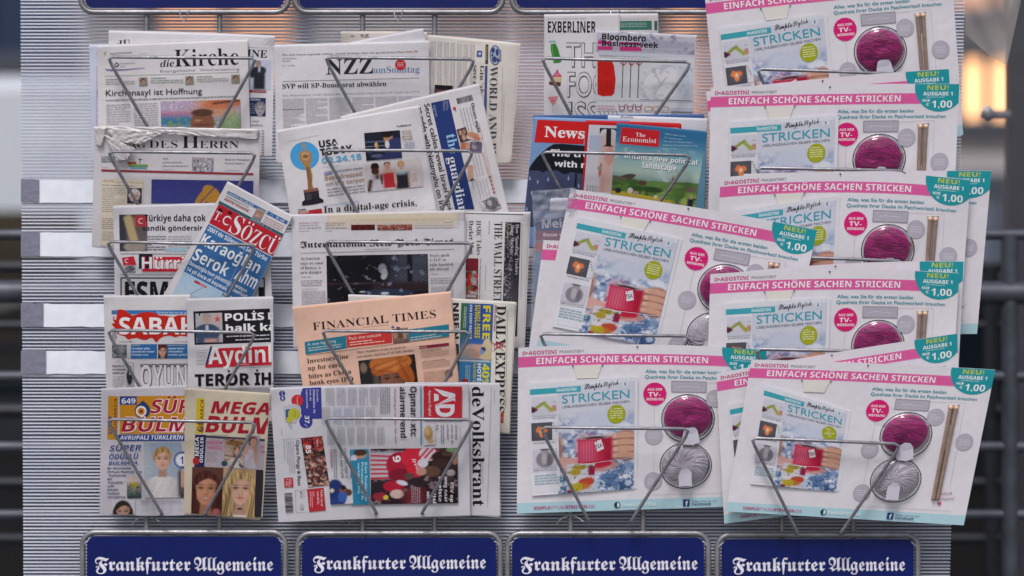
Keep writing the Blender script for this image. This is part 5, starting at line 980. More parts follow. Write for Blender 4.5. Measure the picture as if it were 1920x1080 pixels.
# pocket 3
s = sheet('American business newspaper turned sideways with a dark photo band', [(820, 396), (992, 397), (981, 652), (815, 650)], 631, 15, Y1, paper='d6d4d8', leaves=4, spread=3)
s.bar(1345, 54, 1805, 66, 7, '6a6a74'); s.bar(1370, 110, 1370, 120, 6, 'd6d4d8')
s.t('HSBC Takes', 1452, 116, 1456, 372, 34, '2f2d38', 'R'); s.t('Darker View', 1396, 116, 1400, 372, 34, '2f2d38', 'R')
s.bar(1468, 398, 1464, 700, 94, '7a2430'); s.ph(1370, 490, 1466, 492, 200, '7a2430 6c1c28 .1;e .35 .4 .2 .3 c03028 .3;e .7 .3 .26 .24 b0b4b8 .2;b 16 -.3 6 c8ccc4;b 18 -.5 8 3c7a5c;b 24 -.7 4 c42c28;r .5 .97 .4 .08 b8b4b8 .1'); s.t('Ernst: Remembers on Christmas Tree', 1479, 402, 1472, 700, 10, '4a4854', 'b')
s.body(1556, 116, 1554, 216, 16, 13, '5a7ab4'); s.body(1532, 446, 1526, 640, 40, 22, 'a4a2ae', .3); s.t('THE WALL STREET JOURNAL.', 1588, 124, 1576, 1060, 58, '26242e', 'R')
s.ph(1785, 128, 1758, 980, 115, '24222c 302e36 .1;b 30 -.8 3 3a3842;r .75 .5 .2 .5 4a4850 .3;g 44 -.9 9 a8a6ae .4', res=1.6); s.t('How ‘Spoofing’ Traders', 1748, 142, 1744, 520, 24, 'c8c6d0', 'b'); s.t('Dupe Markets', 1712, 148, 1708, 368, 24, 'c8c6d0', 'b'); s.t('INVESTIGATION', 1684, 140, 1680, 290, 11, 'b0a070', 'b')
s.body(1800, 132, 1790, 700, 9, 8, '7c7a86'); s.finish()
s = sheet('international daily with blackletter masthead over a dark photo of a lattice', [(547, 402), (870, 394), (872, 650), (552, 650)], 631, 23, Y1, paper='d4d2da', leaves=5, spread=3)
s.ph(330, 66, 1320, 54, 110, 'd6cdbf d2ccc8 .02;r .5 .3 .5 .2 dcd0b8 .4;r .6 .45 .4 .02 c0a888 .3 1;r .5 .7 .4 .02 c4b49c .3 -1')
for k, (a, b2) in enumerate(((122, 275), (318, 470))):
    s.t(('ROGER COHEN', 'DEE HELSING')[k], a, 139+k*2, b2, 136+k*2, 11, 'a4404c', 'R'); s.t(('PAKISTAN IN', 'PRETTY ON A')[k], a, 158, b2-10, 155, 11, '5a5864', 'R'); s.t(('ITS LABYRINTH', 'ZEN PURPOSES')[k], a, 178, b2+12, 175, 11, '5a5864', 'R'); s.body(a, 190, a+80, 189, 8, 7, '5a5864')
s.ph(513, 146, 691, 144, 40, '4c1c20 3c1418 .1;b 20 -.3 4 7c2428'); s.ph(709, 146, 972, 143, 42, '8c5448 6c2c2c .12;b 16 -.2 4 b8a090;b 22 -.5 7 9c2c2c'); s.body(990, 146, 1280, 142, 34, 17, 'a08a88', .4); s.t('OPINION', 1210, 134, 1278, 131, 8, '5a5864', 'R')
s.t('International New York Times', 132, 318, 1280, 292, 62, '1e1c26', 'F', .004); s.t('TUESDAY, FEBRUARY 24, 2015', 612, 336, 800, 331, 8, '6a6874', 'R'); s.line([(132, 358), (1284, 328)], 2.5, '3a3844')
for i, (tx, x1) in enumerate((('As tourism', 278), ('sags on coast', 306), ('of Kenya, a', 284), ('new danger', 294))): s.t(tx, 134, 410+i*34.5, x1, 406+i*34.5, 21, '2a2832', 'R')
for i, (tx, x1) in enumerate((('Fears push', 1250), ('G.O.P. to', 1226), ('take hawkish', 1280), ('tilt abroad', 1244))): s.t(tx, 1105, 386+i*34.5, x1, 382+i*34.5, 21, '2a2832', 'R')
s.t('MOMBASA, KENYA', 138, 542, 216, 540, 7, '3a3844', 'B'); s.body(138, 560, 296, 556, 52, 17, '74727e', .4); s.body(140, 624, 262, 622, 8, 7, '74727e'); s.body(142, 640, 322, 636, 500, 12, '85838f', .42)
s.t('WASHINGTON', 1110, 520, 1166, 518, 7, '3a3844', 'B'); s.body(1108, 542, 1262, 538, 54, 17, '74727e', .4); s.body(1112, 606, 1280, 603, 360, 12, '85838f', .42)
spn = '1d1c24 16151c .12;r .8 .3 .3 .32 55596a .3;r .62 .15 .1 .2 3c4050 .4;'
for k in range(15): spn += f'r {.50+k*.045:.3f} .3 .0032 .5 14141c .006 38;r {.50+k*.045:.3f} .3 .0032 .5 14141c .006 -38;'
spn += 'r .45 .3 .18 .4 17161d .2;r .82 .3 .025 .35 1a1922 .01;e .55 .28 .04 .1 8c8c98 .3;e .57 .38 .03 .1 a4a4b0 .3;e .56 .45 .025 .05 b4b2bc .3;r .5 .57 .5 .02 3a2c30 .03;r .75 .66 .3 .07 30242a .04;e .6 .78 .25 .09 2c3850 .3;b 26 -2.0 6 6c7488;e .57 .78 .04 .03 c0c4d0 .3;e .35 .74 .03 .02 a8a8b0 .3;r .5 .95 .5 .1 181720 .1'
s.ph(328, 378, 1088, 364, 372, spn, res=1.3); s.finish()
# pocket 4
s = sheet('plain white sheet standing behind the pink newspaper', [(653, 552), (800, 556), (800, 790), (658, 790)], 797, 12, Y2, paper='dcd9da'); s.finish()
s = sheet('British tabloid turned sideways advertising free sunglasses', [(808, 556), (966, 566), (954, 812), (800, 800)], 797, 17, Y2, paper='dfdbd4', leaves=4, spread=3)
s.t('NBEN', 1278, 112, 1280, 380, 44, '2a2832', 'X'); s.bar(1322, 420, 1320, 700, 40, '3a3842'); s.ph(1340, 112, 1582, 122, 620, '6c9c84 2c4c94 .06;r .1 .25 .2 .4 3c6a50 .2;r .62 .2 .4 .4 2f52a0 .2;r .5 .55 .5 .1 4070b4 .2;e .7 .58 .3 .09 c8a898 .2;e .45 .56 .3 .07 c4a090 .2;e .85 .52 .14 .1 d4c49c .2;e .86 .62 .16 .08 c8b890 .2;e .74 .55 .08 .03 2c3c80 .2;e .70 .585 .07 .03 6c94c4 .2;e .3 .62 .35 .07 b08a7c .3;r .2 .66 .2 .1 8c8c90 .2;r .5 .86 .5 .18 3a7cb0 .03;r .5 .695 .5 .006 e0dcd4 .01')
s.t('FREE', 1506, 132, 1498, 386, 56, 'd8cc34', 'X'); s.t('SUNGLASSES', 1440, 128, 1436, 378, 46, '2c2c4c', 'X'); s.z += .03; s.t('SUNGLASSES', 1443, 126, 1439, 376, 42, 'c8bc34', 'X'); s.t('FOR EVERY READER', 1404, 126, 1398, 384, 18, 'e0e0e8', 'S'); s.body(1382, 140, 1376, 300, 30, 12, 'a8c4b4')
s.t('40%', 1498, 566, 1490, 740, 56, 'd8cc34', 'X'); s.t('HOTEL', 1462, 566, 1458, 730, 28, 'e4e2e6', 'X'); s.t('FOR EVERY READER', 1430, 560, 1424, 780, 20, 'd0c434', 'S'); s.body(1410, 580, 1404, 700, 40, 13, '90bcd8'); s.bar(1345, 680, 1390, 682, 80, 'a83028')
s.t('INSIDE WORLD’S BEST', 1590, 126, 1582, 326, 12, 'b03440', 'S'); s.t('DAILY EXPRESS', 1604, 132, 1590, 935, 70, '26242c', 'b', .006)
for k in range(3): s.ring(1596+k*22, 436-k*6, 13, 22, 5, 'b8303c', 12)
s.line([(1566, 400), (1660, 470)], 4, 'b8303c'); s.line([(1576, 470), (1670, 405)], 4, 'b8303c'); s.body(1692, 170, 1676, 900, 12, 11, '9a9690'); s.bar(1658, 935, 1655, 1010, 22, 'c0442c'); s.body(1652, 940, 1650, 1005, 12, 6, 'e8c8a0'); s.finish()
s = sheet('pink broadsheet with its serif masthead above blue and red boxes, set at a tilt', [(549, 575), (844, 546), (866, 790), (576, 795)], 797, 27, Y2, paper='e8bfac', leaves=3, spread=2)
s.t('FINANCIAL TIMES', 228, 318, 1152, 222, 56, '2a2226', 'R', .003); s.body(598, 292, 795, 272, 8, 7, '8a6c60')
s.poly([(164, 405), (474, 356), (482, 452), (172, 500)], '2c7c96'); s.poly([(476, 356), (818, 318), (822, 412), (484, 448)], 'c8393a'); s.poly([(936, 312), (1246, 272), (1250, 362), (942, 400)], '2c7c96'); s.ph(818, 308, 938, 296, 110, '8a7a74 7c5c54 .15;e .2 .4 .14 .3 a88474 .2;e .5 .38 .14 .3 6a4a3c .2;e .8 .42 .14 .3 b08c7c .2;b 16 -.8 3 4c3c3c')
s.disc(826, 292, 12, 8, '506080', 10); s.disc(866, 298, 14, 7, '445070', 10)
s.t('A new big thing', 188, 436, 400, 406, 22, 'd0e0e6', 's'); s.body(190, 446, 436, 414, 40, 17, 'a8ccd6', .5); s.t('Pack that suitcase', 498, 392, 738, 360, 24, 'f0d4cc', 's'); s.body(500, 402, 760, 372, 40, 18, 'ecc0b4', .5); s.t('Opec 2015', 958, 338, 1060, 322, 18, 'b8d8e0', 's'); s.body(956, 366, 1190, 334, 38, 17, 'a8ccd6', .5)
s.line([(178, 504), (1250, 366)], 3, '4a3a38')
for i, (tx, y0, x1, y1) in enumerate((('Investors line', 566, 494, 526), ('up for early', 618, 456, 588), ('bites as China', 680, 516, 640), ('bank eyes IPO', 728, 530, 696))): s.t(tx, 184+i*6, y0, x1, y1, 33, '2a2228', 'b', .004)
s.t('Opec members ready to push for', 556, 490, 930, 450, 17, '3a2e30', 'R'); s.t('emergency meeting if oil falls further', 560, 524, 984, 474, 17, '3a2e30', 'R')
s.ph(566, 546, 990, 496, 380, '54504e 5c5048 .06;e .1 .3 .14 .4 2c2a2c .4;e .08 .15 .06 .1 807060 .5;e .95 .4 .1 .5 2c2420 .4;P .56 .44 .30 84584a 3a2a24 -1;e .56 .12 .37 .20 c27038 .1;e .33 .22 .12 .12 b86430 .25 24;e .80 .32 .12 .26 b05c2a .2 -22;r .5 .10 .28 .012 8a4620 .05 -16;r .55 .2 .34 .010 8f4a22 .04 -20;r .42 .26 .22 .008 8a4620 .04 16;r .48 .14 .2 .02 dc8c50 .08 -18;r .7 .2 .12 .03 d88848 .1 -24;r .8 .36 .02 .22 8a4620 .06 -20', res=1.2)
s.bar(1024, 436, 1246, 410, 22, '8c2c44'); s.t('Briefing', 1032, 454, 1080, 448, 11, 'e0b8b0'); s.t('Rise for the Times Exchange', 1040, 478, 1190, 458, 8, '3a2e30', 'B'); s.body(1036, 480, 1244, 456, 56, 12, '9a7c74', .4); s.t('Athens 12-month promise', 1046, 558, 1220, 538, 8, '3a2e30', 'B'); s.body(1044, 562, 1250, 536, 56, 12, '9a7c74', .4); s.body(1054, 628, 1220, 610, 160, 12, '9a7c74', .4); s.ring(1246, 640, 28, 28, 7, '3a2e30'); s.ring(1246, 640, 14, 14, 4, '3a2e30', 14); s.finish()
# pocket 5, paper toned darker here too for the weaker light at the foot
s = sheet('Dutch newspaper turned sideways with a bold serif name running down its edge', [(760, 717), (937, 718), (937, 967), (760, 965)], 964, 17, Y3, paper='c8c6ce', leaves=4, spread=3)
s.t('deVolkskrant', 1524, 58, 1530, 924, 82, '1e1c24', 'b', .010); s.body(1668, 60, 1640, 930, 12, 11, '8a8894', .5); s.body(1690, 80, 1686, 180, 8, 7, '5a5864'); s.body(1606, 600, 1606, 760, 26, 12, '8a8894'); s.finish()
s = sheet('Dutch tabloid turned sideways with a red square logo and a football photo', [(506, 727), (878, 717), (881, 966), (523, 979)], 964, 25, Y3, paper='c9c7d1', leaves=3, spread=2, wave=1.5)
# advert side
s.disc(150, 108, 22, 22, '3b3f8c', 18); s.disc(154, 142, 19, 20, '3b3f8c', 18); s.disc(154, 142, 7, 8, 'c9c7d1', 10); s.t('telfort', 144, 90, 150, 160, 12, 'd0d0e0', 's')
s.poly([(300, 68), (432, 62), (438, 288), (320, 292), (296, 260), (282, 200), (284, 110)], '3b3f92'); s.disc(330, 240, 44, 56, '3b3f92'); s.disc(322, 310, 48, 48, '3b3f92', 30)
for i, (tx, y1) in enumerate((('Combi', 165), ('Interactive TV', 250), ('met de', 160), ('supersnelle', 215))): s.t(tx, 398-i*25, 78, 400-i*25, y1, 15, 'd4d4e4', 'S' if i == 1 else 's')
s.t('37,-', 314, 268, 316, 350, 32, 'e4e4ee', 'S'); s.disc(260, 158, 43, 43, 'c23036', 30); s.body(276, 128, 278, 190, 34, 12, 'e8b0b0')
s.poly([(160, 200), (240, 182), (280, 200), (250, 320), (172, 312)], 'b8b8c2'); s.poly([(174, 224), (208, 220), (206, 306), (178, 300)], '2c5c84'); s.disc(236, 254, 44, 40, 'b4b43c', 26); s.disc(205, 296, 24, 24, 'b4b43c', 20); s.t('Stevige', 240, 232, 242, 278, 10, '6a6c30', 's'); s.body(222, 325, 222, 360, 30, 10, '8a8894'); s.body(150, 365, 152, 405, 12, 10, '8a8894')
s.ph(286, 430, 440, 414, 360, '1c1a22 24222a .1;r .25 .13 .18 .12 c02c34 .03;r .75 .12 .2 .15 a8282e .06;e .5 .6 .4 .3 4c3434 .3;b 44 -.25 5 a06c60;b 50 -.6 9 5c2828;g 50 -.7 3 c8a498 .4', skew=16); s.t('85', 322, 480, 322, 540, 38, 'e4dce0', 'X'); s.t('SALE', 400, 440, 402, 490, 9, 'e4dce0', 'S')
s.t('Opera Porgy & Bess', 250, 446, 264, 772, 24, '2c2a34', 's', .008); s.body(236, 450, 246, 680, 60, 12, '9a98a4', .35, k=1.6); s.bar(144, 440, 284, 430, 2, '8a8894'); s.body(166, 442, 172, 590, 7, 6, '3c3a46'); s.bar(163, 718, 228, 714, 70, 'b8343c'); s.body(218, 724, 220, 780, 44, 11, 'e0b0b4')
s.bar(330, 800, 450, 788, 165, 'b02c36'); s.t('Pathé nu al', 428, 805, 432, 920, 14, 'e0c8cc', 'S'); s.t('vanaf 8%', 402, 815, 404, 910, 14, 'e0c8cc', 'S'); s.body(385, 815, 388, 930, 40, 13, 'd88c92'); s.line([(246, 808), (330, 800)], 2, '8a8894'); s.line([(246, 808), (252, 968)], 2, '8a8894'); s.line([(252, 968), (335, 962)], 2, '8a8894'); s.t('9°C', 276, 815, 280, 865, 17, '3c3a46', 's'); s.disc(292, 925, 15, 22, 'b0aeb8'); s.body(310, 815, 312, 860, 10, 9, 'b04850')
s.code(222, 826, 232, 968, 56, '2a2832')
# columns of text
for k in range(5): s.body(848-k*0-((k*80)), 62, 850-(k*80), 192, 68, 9.6, '85838f', .42)
for k in range(5): s.body(820-(k*80), 206, 822-(k*80), 330, 68, 9.6, '8f8d99' if k not in (2, 3) else '7aa4c4', .42)
for k in range(6): s.body(890-(k*72), 348, 892-(k*72), 480, 62, 9.6, '8f8d99', .42)
s.body(930, 60, 932, 250, 78, 13, '55535f', .5); s.t('‘Partydrug is minder dan ooit’', 958, 66, 966, 470, 15, 'a83048', 's')
s.t('Opmars xtc', 1076, 58, 1080, 416, 46, '22202a', 'S'); s.t('alarmerend', 1000, 60, 1006, 428, 42, '22202a', 'S'); s.bar(1157, 56, 1159, 478, 8, '4a84ac')
s.bar(1450, 56, 1450, 300, 276, 'b82c3a'); s.disc(1190, 72, 20, 20, 'b82c3a', 16); s.t('AD', 1260, 70, 1264, 286, 160, 'd4d0da', 'S', .012) if 0 else None
s.poly([(1402, 112), (1402, 165), (1252, 70), (1252, 72), (1396, 108)], 'd4d0da')
s.t('A', 1252, 72, 1252, 200, 146, 'd6d2dc', 'X'); s.t('D', 1262, 186, 1262, 276, 138, 'd6d2dc', 'X'); s.line([(1256, 198), (1400, 134)], 3, 'b82c3a'); s.t('Algemeen Dagblad', 1210, 84, 1212, 268, 17, 'e0dce4', 's')
s.ph(1168, 330, 1252, 326, 150, 'c9c7d1 c9c7d1 .02;e .45 .45 .4 .36 a48458 .4;e .35 .35 .2 .2 c0a474 .4;e .6 .85 .3 .12 b89c74 .5')
for i, (tx, y1) in enumerate((('Oranjes', 440), ('moet aan de', 470), ('antidoperi', 440))): s.t(tx, 1400-i*30, 334, 1402-i*30, y1, 18, '55535f', 's')
s.body(1322, 334, 1324, 470, 38, 15, '3a3844', .5); s.body(1440, 334, 1442, 480, 10, 8, 'a09eaa'); s.t('P.A', 1262, 336, 1263, 375, 15, '4a4854', 'S')
s.t('Ondanks Ajax kan', 596, 504, 612, 745, 19, '4a4854', 's'); s.t('maar één helft', 566, 504, 578, 722, 19, '4a4854', 's'); s.body(545, 508, 550, 715, 46, 15, '4a4854', .45); s.t('CHAMPIONSLEAG', 494, 512, 500, 640, 9, 'b0503c', 'S')
s.bar(640, 512, 776, 508, 402, '2f83a6'); s.ph(645, 514, 772, 510, 78, '3f90b4 2f83a6 .05;e .55 .5 .34 .36 b48a74 .2;e .55 .28 .4 .3 4c342c .3;e .45 .5 .05 .06 2c2020 .3;e .68 .5 .05 .06 2c2020 .3;e .15 .8 .2 .3 c8c8d4 .3')
for i, (tx, y1) in enumerate((('Kim Seelen: ik', 890), ('Provoceren? Ik', 880), ('verkleed mij', 830))): s.t(tx, 748-i*26, 606, 750-i*26, y1, 18, 'b8dcec', 'm')
s.ph(490, 728, 655, 720, 182, 'c9c7d1 c9c7d1 .02;e .3 .75 .42 .4 2c3c7c .15;e .25 .4 .35 .4 24346c .2;e .62 .5 .2 .18 7c5444 .2;e .82 .56 .16 .14 5c3c34 .2;e .55 .72 .2 .2 3a5ca8 .3;e .6 .35 .12 .1 241c20 .3;e .1 .45 .1 .08 c8c4b0 .3')
# football photo (printed sideways)
spn = '3c2c34 241a20 .14;r .3 .95 .4 .2 2c1c24 .2;b 20 -.8 3 7c6a70;b 26 -.9 7 1c161c;'
spn += 'r .2 .3 .22 .24 b4b0bc .06;'
for k in range(6): spn += f'r .1 {.13+k*.08:.2f} .13 .018 b4243a .02 {4-k};'
spn += 'e .33 .3 .15 .24 a01f36 .12;e .34 .48 .14 .12 7c1a30 .2;e .5 .16 .16 .18 c4283e .12;e .52 .34 .11 .18 c02438 .12;e .66 .1 .1 .13 c8c0cc .15;r .62 .08 .014 .12 b4243a .02 30;r .68 .08 .014 .12 b4243a .02 30;r .73 .12 .014 .1 b4243a .02 30;e .6 .27 .06 .08 c8c4d0 .2;e .82 .16 .12 .1 2c201e .15;e .8 .27 .09 .07 3c2a26 .2;e .88 .1 .06 .05 4a3630 .3;e .7 .42 .1 .1 5c4438 .2;e .58 .42 .06 .07 b08878 .2;e .44 .5 .06 .06 5c4244 .2;e .26 .68 .12 .1 a81f38 .15;e .3 .82 .08 .08 c8aca8 .25;e .36 .62 .07 .04 c8c8d8 .3 30;e .1 .86 .08 .08 8c2a3a .2;e .17 .88 .03 .04 c8b83c .2;e .06 .7 .08 .1 2c202c .2;r .5 .86 .12 .14 6a2430 .1;e .92 .45 .05 .06 a89c9c .3;e .93 .03 .06 .04 6a8c5c .3;e .88 .55 .08 .05 4c3c40 .3;e .97 .2 .04 .1 98705c .3'
s.ph(788, 508, 1418, 500, 400, spn, res=1.25); s.t('freo', 1086, 582, 1124, 662, 26, 'e0d4dc', 'i'); s.t('9', 950, 560, 956, 608, 56, 'ddd4dc', 'X'); s.body(1150, 785, 1152, 900, 70, 14, '9c949c', .4); s.ring(904, 858, 14, 16, 5, 'c8bc4c', 14)
for i, (tx, y0, y1) in enumerate((('PSV op', 750, 892), ('weg naar', 706, 892), ('snelste', 706, 890), ('titel', 812, 900), ('ooit', 816, 870))): s.t(tx, 1366-i*42 if i < 3 else 1240-(i-3)*44, y0, 1366-i*42 if i < 3 else 1240-(i-3)*44, y1, 24, 'e2dee6', 'S')
s.finish()
# ------------------------------------------------------------------ magazines of the third rack
Y4, Y5, Y6 = (980, 10, 5.333), (980, 200, 5.333), (980, 340, 3.374)
MG = dict(ink='gloss_ink', pm='gloss_paper', name='magazine', cat='magazine')
s = sheet('magazine with a green box at its top, half hidden at the back of the pocket', [(1105, 26), (1233, 25), (1234, 280), (1105, 280)], 281, 12, Y4, paper='d8d4d8', leaves=4, spread=4, **MG)
s.body(960, 134, 1260, 130, 10, 9, '8a8894'); s.bar(775, 158, 1290, 154, 90, '3a7868'); s.bar(1316, 156, 1346, 156, 92, '3f6c62'); s.body(788, 172, 1240, 170, 64, 18, 'a4c4b8', .35); s.finish()
s = sheet('Berlin city magazine with a green bottle and outlined capitals', [(1021, 27), (1118, 26), (1120, 280), (1021, 280)], 281, 17, Y4, paper='dad8de', leaves=3, spread=3, **MG)
s.quad = [(1021, 27), (1160, 25), (1160, 280), (1021, 280)]; s.clipq = s.quad
s.t('Berlin in English since 2002', 252, 142, 640, 138, 14, 'a4a2ae', 'R'); s.t('EXBERLINER', 252, 272, 732, 272, 112, '1e1c22', 'S', .0)
s.disc(298, 362, 36, 10, '7cb4a4', 18); s.disc(298, 374, 22, 8, 'd8d6dc', 14); s.poly([(280, 388), (330, 384), (352, 430), (372, 500), (388, 560), (372, 572), (308, 576), (296, 520), (280, 440)], '3c8236'); s.poly([(284, 392), (298, 392), (322, 570), (308, 574)], '58a04c')
s.poly([(320, 680), (346, 640), (352, 636), (358, 670), (380, 690), (392, 716), (290, 714)], 'c45478'); s.poly([(296, 714), (390, 716), (384, 768), (262, 756)], 'd8bc94'); s.poly([(262, 764), (384, 772), (376, 806), (310, 800), (264, 790)], '6c3428'); s.disc(345, 692, 26, 12, 'd87c98', 14)
s.poly([(250, 916), (356, 908), (318, 990), (296, 992)], 'e08a94'); s.line([(306, 990), (302, 1070)], 3, '9a98a4'); s.disc(296, 955, 13, 13, 'd86078', 12)
for tx, x0, x1, yb, hh in (('THE', 434, 860, 612, 232), ('FOOD', 446, 1010, 912, 240), ('ISSUE', 456, 1110, 1220, 248)): s.to(tx, x0, yb, x1, yb, hh, 'd8d5db', '2a2830', 's', .022)
s.t('HAPPINESS', 408, 1100, 404, 1300, 26, '3a3868', 's'); s.finish()
s = sheet('business magazine with devil forks and red gloves laid out on white', [(1118, 57), (1304, 66), (1296, 280), (1118, 280)], 281, 24, Y4, paper='d8d8e2', leaves=4, spread=3, **MG)
s.ph(742, 252, 1726, 302, 210, 'c4c2d0 b4b4c4 .04;r .2 .5 .5 .03 d8d8e0 .1 2;e .7 .5 .3 .2 a4a4b8 .6;r .5 .8 .5 .02 8c8ca0 .05;b 14 -1 4 8c8ca4;r .5 .93 .5 .02 a4a4b4 .05')
s.poly([(750, 350), (880, 352), (900, 405), (900, 448), (750, 446)], 'c2367c'); s.poly([(986, 365), (1160, 372), (1184, 420), (1190, 458), (972, 456), (968, 410)], 'c2367c'); s.bar(742, 388, 1330, 402, 18, 'b4b2c4'); s.bar(760, 455, 1710, 500, 42, 'c8cad8')
s.t('Bloomberg', 792, 340, 1230, 362, 62, '1c1b24', 'X'); s.t('Businessweek', 792, 402, 1356, 426, 56, '1c1b24', 'X'); s.body(1460, 322, 1680, 332, 8, 7, '5a5864'); s.body(765, 504, 940, 508, 9, 8, '3a3844')
s.bar(742, 520, 1708, 530, 540, 'd2d4dc')
for k in range(6): s.line([(1020+k*38, 512), (1026+k*38, 522)], 4, '6a6874')
s.poly([(748, 560), (890, 552), (912, 600), (930, 740), (916, 880), (890, 905), (800, 910), (748, 890)], 'd02018')
for k in range(4): s.line([(775+k*34, 600), (772+k*34, 700)], 3, '981410'); s.line([(785+k*32, 750), (790+k*30, 890)], 3, '981410')
for k in range(3):
    x = 1008+k*79; s.line([(x, 560), (x-13, 925)], 7, '2c2630'); s.ring(x, 560, 30, 36, 7, 'b42a34', 20); s.bar(x-36, 520, x+36, 520, 34, 'd2d4dc'); s.line([(x-28, 548), (x-26, 575)], 6, 'b42a34'); s.line([(x+26, 548), (x+28, 575)], 6, 'b42a34'); s.line([(x, 535), (x, 600)], 6, 'b42a34')
s.ph(1180, 590, 1700, 600, 350, 'd4d6de d0d2da .03;e .25 .5 .2 .45 c0c0ca .3 20;e .24 .5 .17 .4 dcdce2 .3 20;e .55 .2 .16 .2 b4b4c0 .5;e .6 .3 .2 .24 dadae2 .3;e .5 .7 .3 .2 c4c4ce .5;e .52 .75 .22 .18 dedee4 .3;r .32 .35 .012 .28 a8a8b6 .04 -20;r .38 .6 .012 .28 a8a8b6 .04 25;r .85 .5 .14 .5 c8ccda .1;b 26 -1.3 4 b4b8c8')
s.line([(742, 945), (1706, 958)], 4, 'b4b4c0'); s.line([(742, 1002), (920, 1006)], 5, 'c85c90'); s.line([(742, 1030), (930, 1034)], 6, 'c8407c')
for k in range(3):
    x = 992+k*82; s.ring(x, 1020, 32, 34, 8, 'a82c38', 18); s.bar(x-22, 980, x+22, 980, 26, 'd2d4dc'); s.line([(x-30, 1000), (x-34, 985)], 6, 'a82c38'); s.line([(x+30, 1000), (x+34, 985)], 6, 'a82c38'); s.ring(1256+k*82, 1030, 46, 26, 6, 'b88848', 24)
s.bar(1480, 1020, 1700, 1024, 40, 'c4c8d8')
for k in range(5): s.line([(770+k*42, 1052), (790+k*42, 1125)], 5, '55414c')
s.finish()
# second pocket: glossy weeklies
s = sheet('magazine edge with blue and dark top, furthest back in the second pocket', [(1000, 216), (1320, 214), (1322, 420), (1002, 420)], 457, 12, Y5, paper='3c5c94', leaves=2, spread=2, **MG); s.finish()
s = sheet('white booklet laid across the back of the weekly magazines', [(1140, 216), (1326, 222), (1322, 420), (1140, 420)], 457, 15, Y5, paper='d4d4de', leaves=3, spread=2, **MG); s.t('Weekly', 975, 112, 1110, 112, 20, '2a2832', 'B'); s.finish()
s = sheet('news weekly with a red title box above a black umbrella', [(1001, 219), (1180, 225), (1168, 470), (978, 462)], 457, 18, Y5, paper='7c9ccb', leaves=3, spread=4, **MG)
s.bar(150, 130, 640, 152, 226, 'cc1c1e', skew=-24); s.t('Newsweek', 216, 300, 1010, 338, 104, 'ece8ec', 'B', .008)
s.poly([(56, 640), (80, 590), (130, 520), (190, 460), (250, 410), (310, 374), (400, 372), (640, 392), (640, 700), (590, 672), (480, 655), (420, 680), (340, 636), (240, 640), (206, 662), (150, 636), (90, 640)], '161a24')
s.poly([(56, 640), (90, 640), (150, 636), (206, 662), (240, 640), (340, 636), (420, 680), (480, 655), (590, 672), (640, 700), (640, 1200), (0, 1200)], '454e6e'); s.poly([(524, 668), (545, 668), (536, 830), (514, 830)], '1c2030')
for a, b in ((72, 715), (150, 750), (254, 726), (458, 715), (90, 860), (560, 790), (40, 1020), (230, 860)): s.poly([(a, b-26), (a+10, b+8), (a, b+24), (a-10, b+8)], '9cacd0')
s.t('The trouble', 278, 490, 900, 522, 66, 'eeecf2', 'X'); s.t('with men', 316, 598, 800, 622, 62, 'eeecf2', 'X'); s.finish()
s = sheet('red bordered magazine with a serif T and a pale figure', [(1100, 225), (1282, 232), (1270, 470), (1088, 468)], 457, 22, Y5, paper='c4202a', leaves=2, spread=3, **MG)
s.quad = [(1100, 225), (1276, 231), (1262, 440), (1090, 440)]; s.clipq = s.quad; s.bar(664, 180, 1560, 212, 900, 'c9c8d4', skew=-40)
s.ph(670, 250, 960, 262, 600, 'c8c8d4 c8c4cc .03;e .3 .2 .4 .14 a8b4cc .5;r .62 .6 .2 .6 c8a49c .25;e .72 .38 .16 .16 c4948c .3;e .42 .63 .05 .12 b05c4c .3 10;e .38 .6 .08 .03 8c9094 .3;e .5 .95 .1 .3 c09c98 .4 10'); s.t('TIME', 766, 396, 1560, 420, 184, '1f1d28', 'B'); s.t('HEALTH', 672, 306, 800, 310, 16, '8ca0bc', 'R')
s.t('THIS', 634, 820, 750, 826, 34, '6a6c78', 'R'); s.t('BABY', 628, 858, 752, 864, 34, '6a6c78', 'R'); s.finish()
s = sheet('weekly with a red title plate over a green English landscape', [(1156, 231), (1326, 243), (1318, 440), (1140, 440)], 457, 28, Y5, paper='5a86a0', leaves=4, spread=3, **MG)
s.quad = [(1157, 230), (1326, 246), (1318, 450), (1140, 440)]; s.clipq = s.quad
sp_ = '2a6490 4c7a40 .03;r .5 .13 .7 .14 2f6c98 .15;r .5 .30 .7 .10 5c94ac .2;r .5 .40 .7 .10 8ab2bc .2;r .5 .49 .7 .08 a8beb4 .15;g 14 -.3 3 b4c8c8 .2;r .5 .72 .7 .15 547a38 .03;'
sp_ += 'e .05 .60 .3 .05 3f6230 .1;e .9 .60 .3 .05 52743a .1;e .6 .60 .25 .03 648648 .15;g 30 -.1 5 6e9046 .58;g 40 -.35 8 26421e .60;g 34 -.9 12 9cae5c .62;e .2 .555 .10 .03 54463e .15 -16;e .13 .575 .08 .02 6a5c50 .3;e .38 .60 .05 .025 5a4236 .2;e .5 .66 .12 .03 2c4820 .4;e .33 .66 .1 .03 34522a .4;e .45 .76 .45 .035 b09c38 .2 5;e .5 .82 .5 .04 2a4816 .2 3;r .71 .575 .016 .06 946a4c .02;r .71 .52 .006 .025 7c5844 .02;e .92 .62 .07 .03 6c6050 .3;e .13 .70 .035 .03 2a2a30 .3;e .26 .69 .03 .03 ccbcb8 .3;e .33 .71 .03 .02 a88c84 .3;r .94 .78 .035 .07 1c2238 .03;e .94 .70 .018 .02 b09080 .2;r .80 .77 .02 .04 486458 .05;e .55 .73 .02 .02 c8c0b0 .3;g 30 -.2 9 3c5c22 .86'
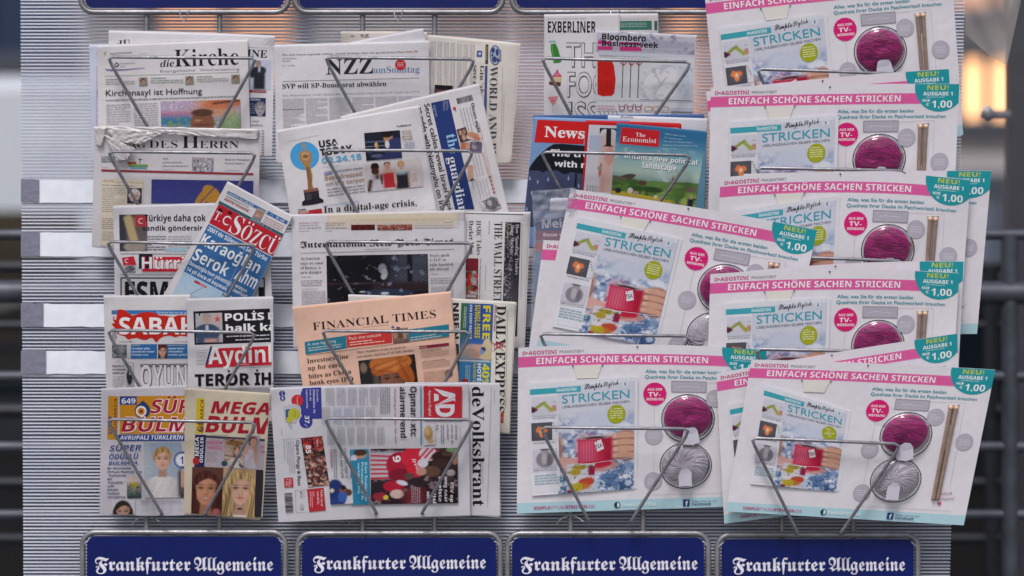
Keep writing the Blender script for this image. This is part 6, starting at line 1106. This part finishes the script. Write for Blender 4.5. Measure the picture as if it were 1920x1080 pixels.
s.ph(945, 160, 1846, 248, 960, sp_, res=1.3, skew=-60)
s.poly([(990, 206), (1372, 242), (1358, 405), (970, 370)], 'c81e2a'); s.t('The', 1128, 296, 1226, 306, 38, 'ecdfe4', 'b'); s.t('Economist', 998, 345, 1336, 366, 48, 'ecdfe4', 'b')
for k in range(5): s.t(('India’s chance to fly', 'Xi’s charisma drive', 'How safe are Europe’s banks?', 'Deflation: the real reason to worry', 'The next frontier')[k], 1422-k*6, 276+k*38, (1628, 1600, 1704, 1752, 1550)[k], 304+k*31, 13, 'b8d0e0', 'b')
s.body(985, 402, 1140, 416, 9, 8, '9ac0d4'); s.body(1240, 424, 1340, 434, 9, 8, '9ac0d4')
s.t('Britain’s new political', 1020, 516, 1746, 590, 50, '2c4450', 'S'); s.t('landscape', 1202, 614, 1540, 648, 52, '2c4450', 'S'); s.z += .04; s.t('Britain’s new political', 1016, 512, 1742, 584, 50, 'eef2f6', 'S'); s.t('landscape', 1198, 610, 1536, 643, 52, 'eef2f6', 'S'); s.finish()
# children's magazine in cellophane behind the knitting sets
s = sheet('blue children’s magazine wrapped in crinkled clear film, half hidden by a knitting set', [(1006, 397), (1150, 397), (1140, 700), (996, 690)], 798, 6, Y6, paper='28347c', leaves=2, **MG)
s.bar(88, 196, 500, 200, 20, '34449a'); s.t('Mein', 122, 296, 296, 288, 54, 'd8d4e4', 'X'); s.bar(82, 312, 500, 312, 56, '8c2444'); s.t('Baue und', 130, 348, 300, 346, 22, 'e4d8e0', 'X'); s.ph(70, 370, 500, 372, 800, '6c94b8 2c4c80 .1;b 20 -.4 4 345c98;b 26 -.8 7 b09040;b 22 -.9 9 8cb8d0;r .1 .05 .12 .04 c04030 .05')
s.finish()
for lab, qd, L, sd, am in (('', [(997, 358), (1080, 352), (1082, 402), (1000, 418)], 9, 21, 9), ('', [(1000, 395), (1110, 395), (1100, 690), (992, 690)], 8, 25, 3)):
    crumple('cellophane_wrap', '', qd, 798, L, 'cellophane', am, sd, s.root, 22, 16)
crumple('inner_leaflet', '', [(1032, 372), (1075, 370), (1080, 396), (1030, 398)], 798, 8, 'label_white', 1.5, 30, s.root, 8, 5)
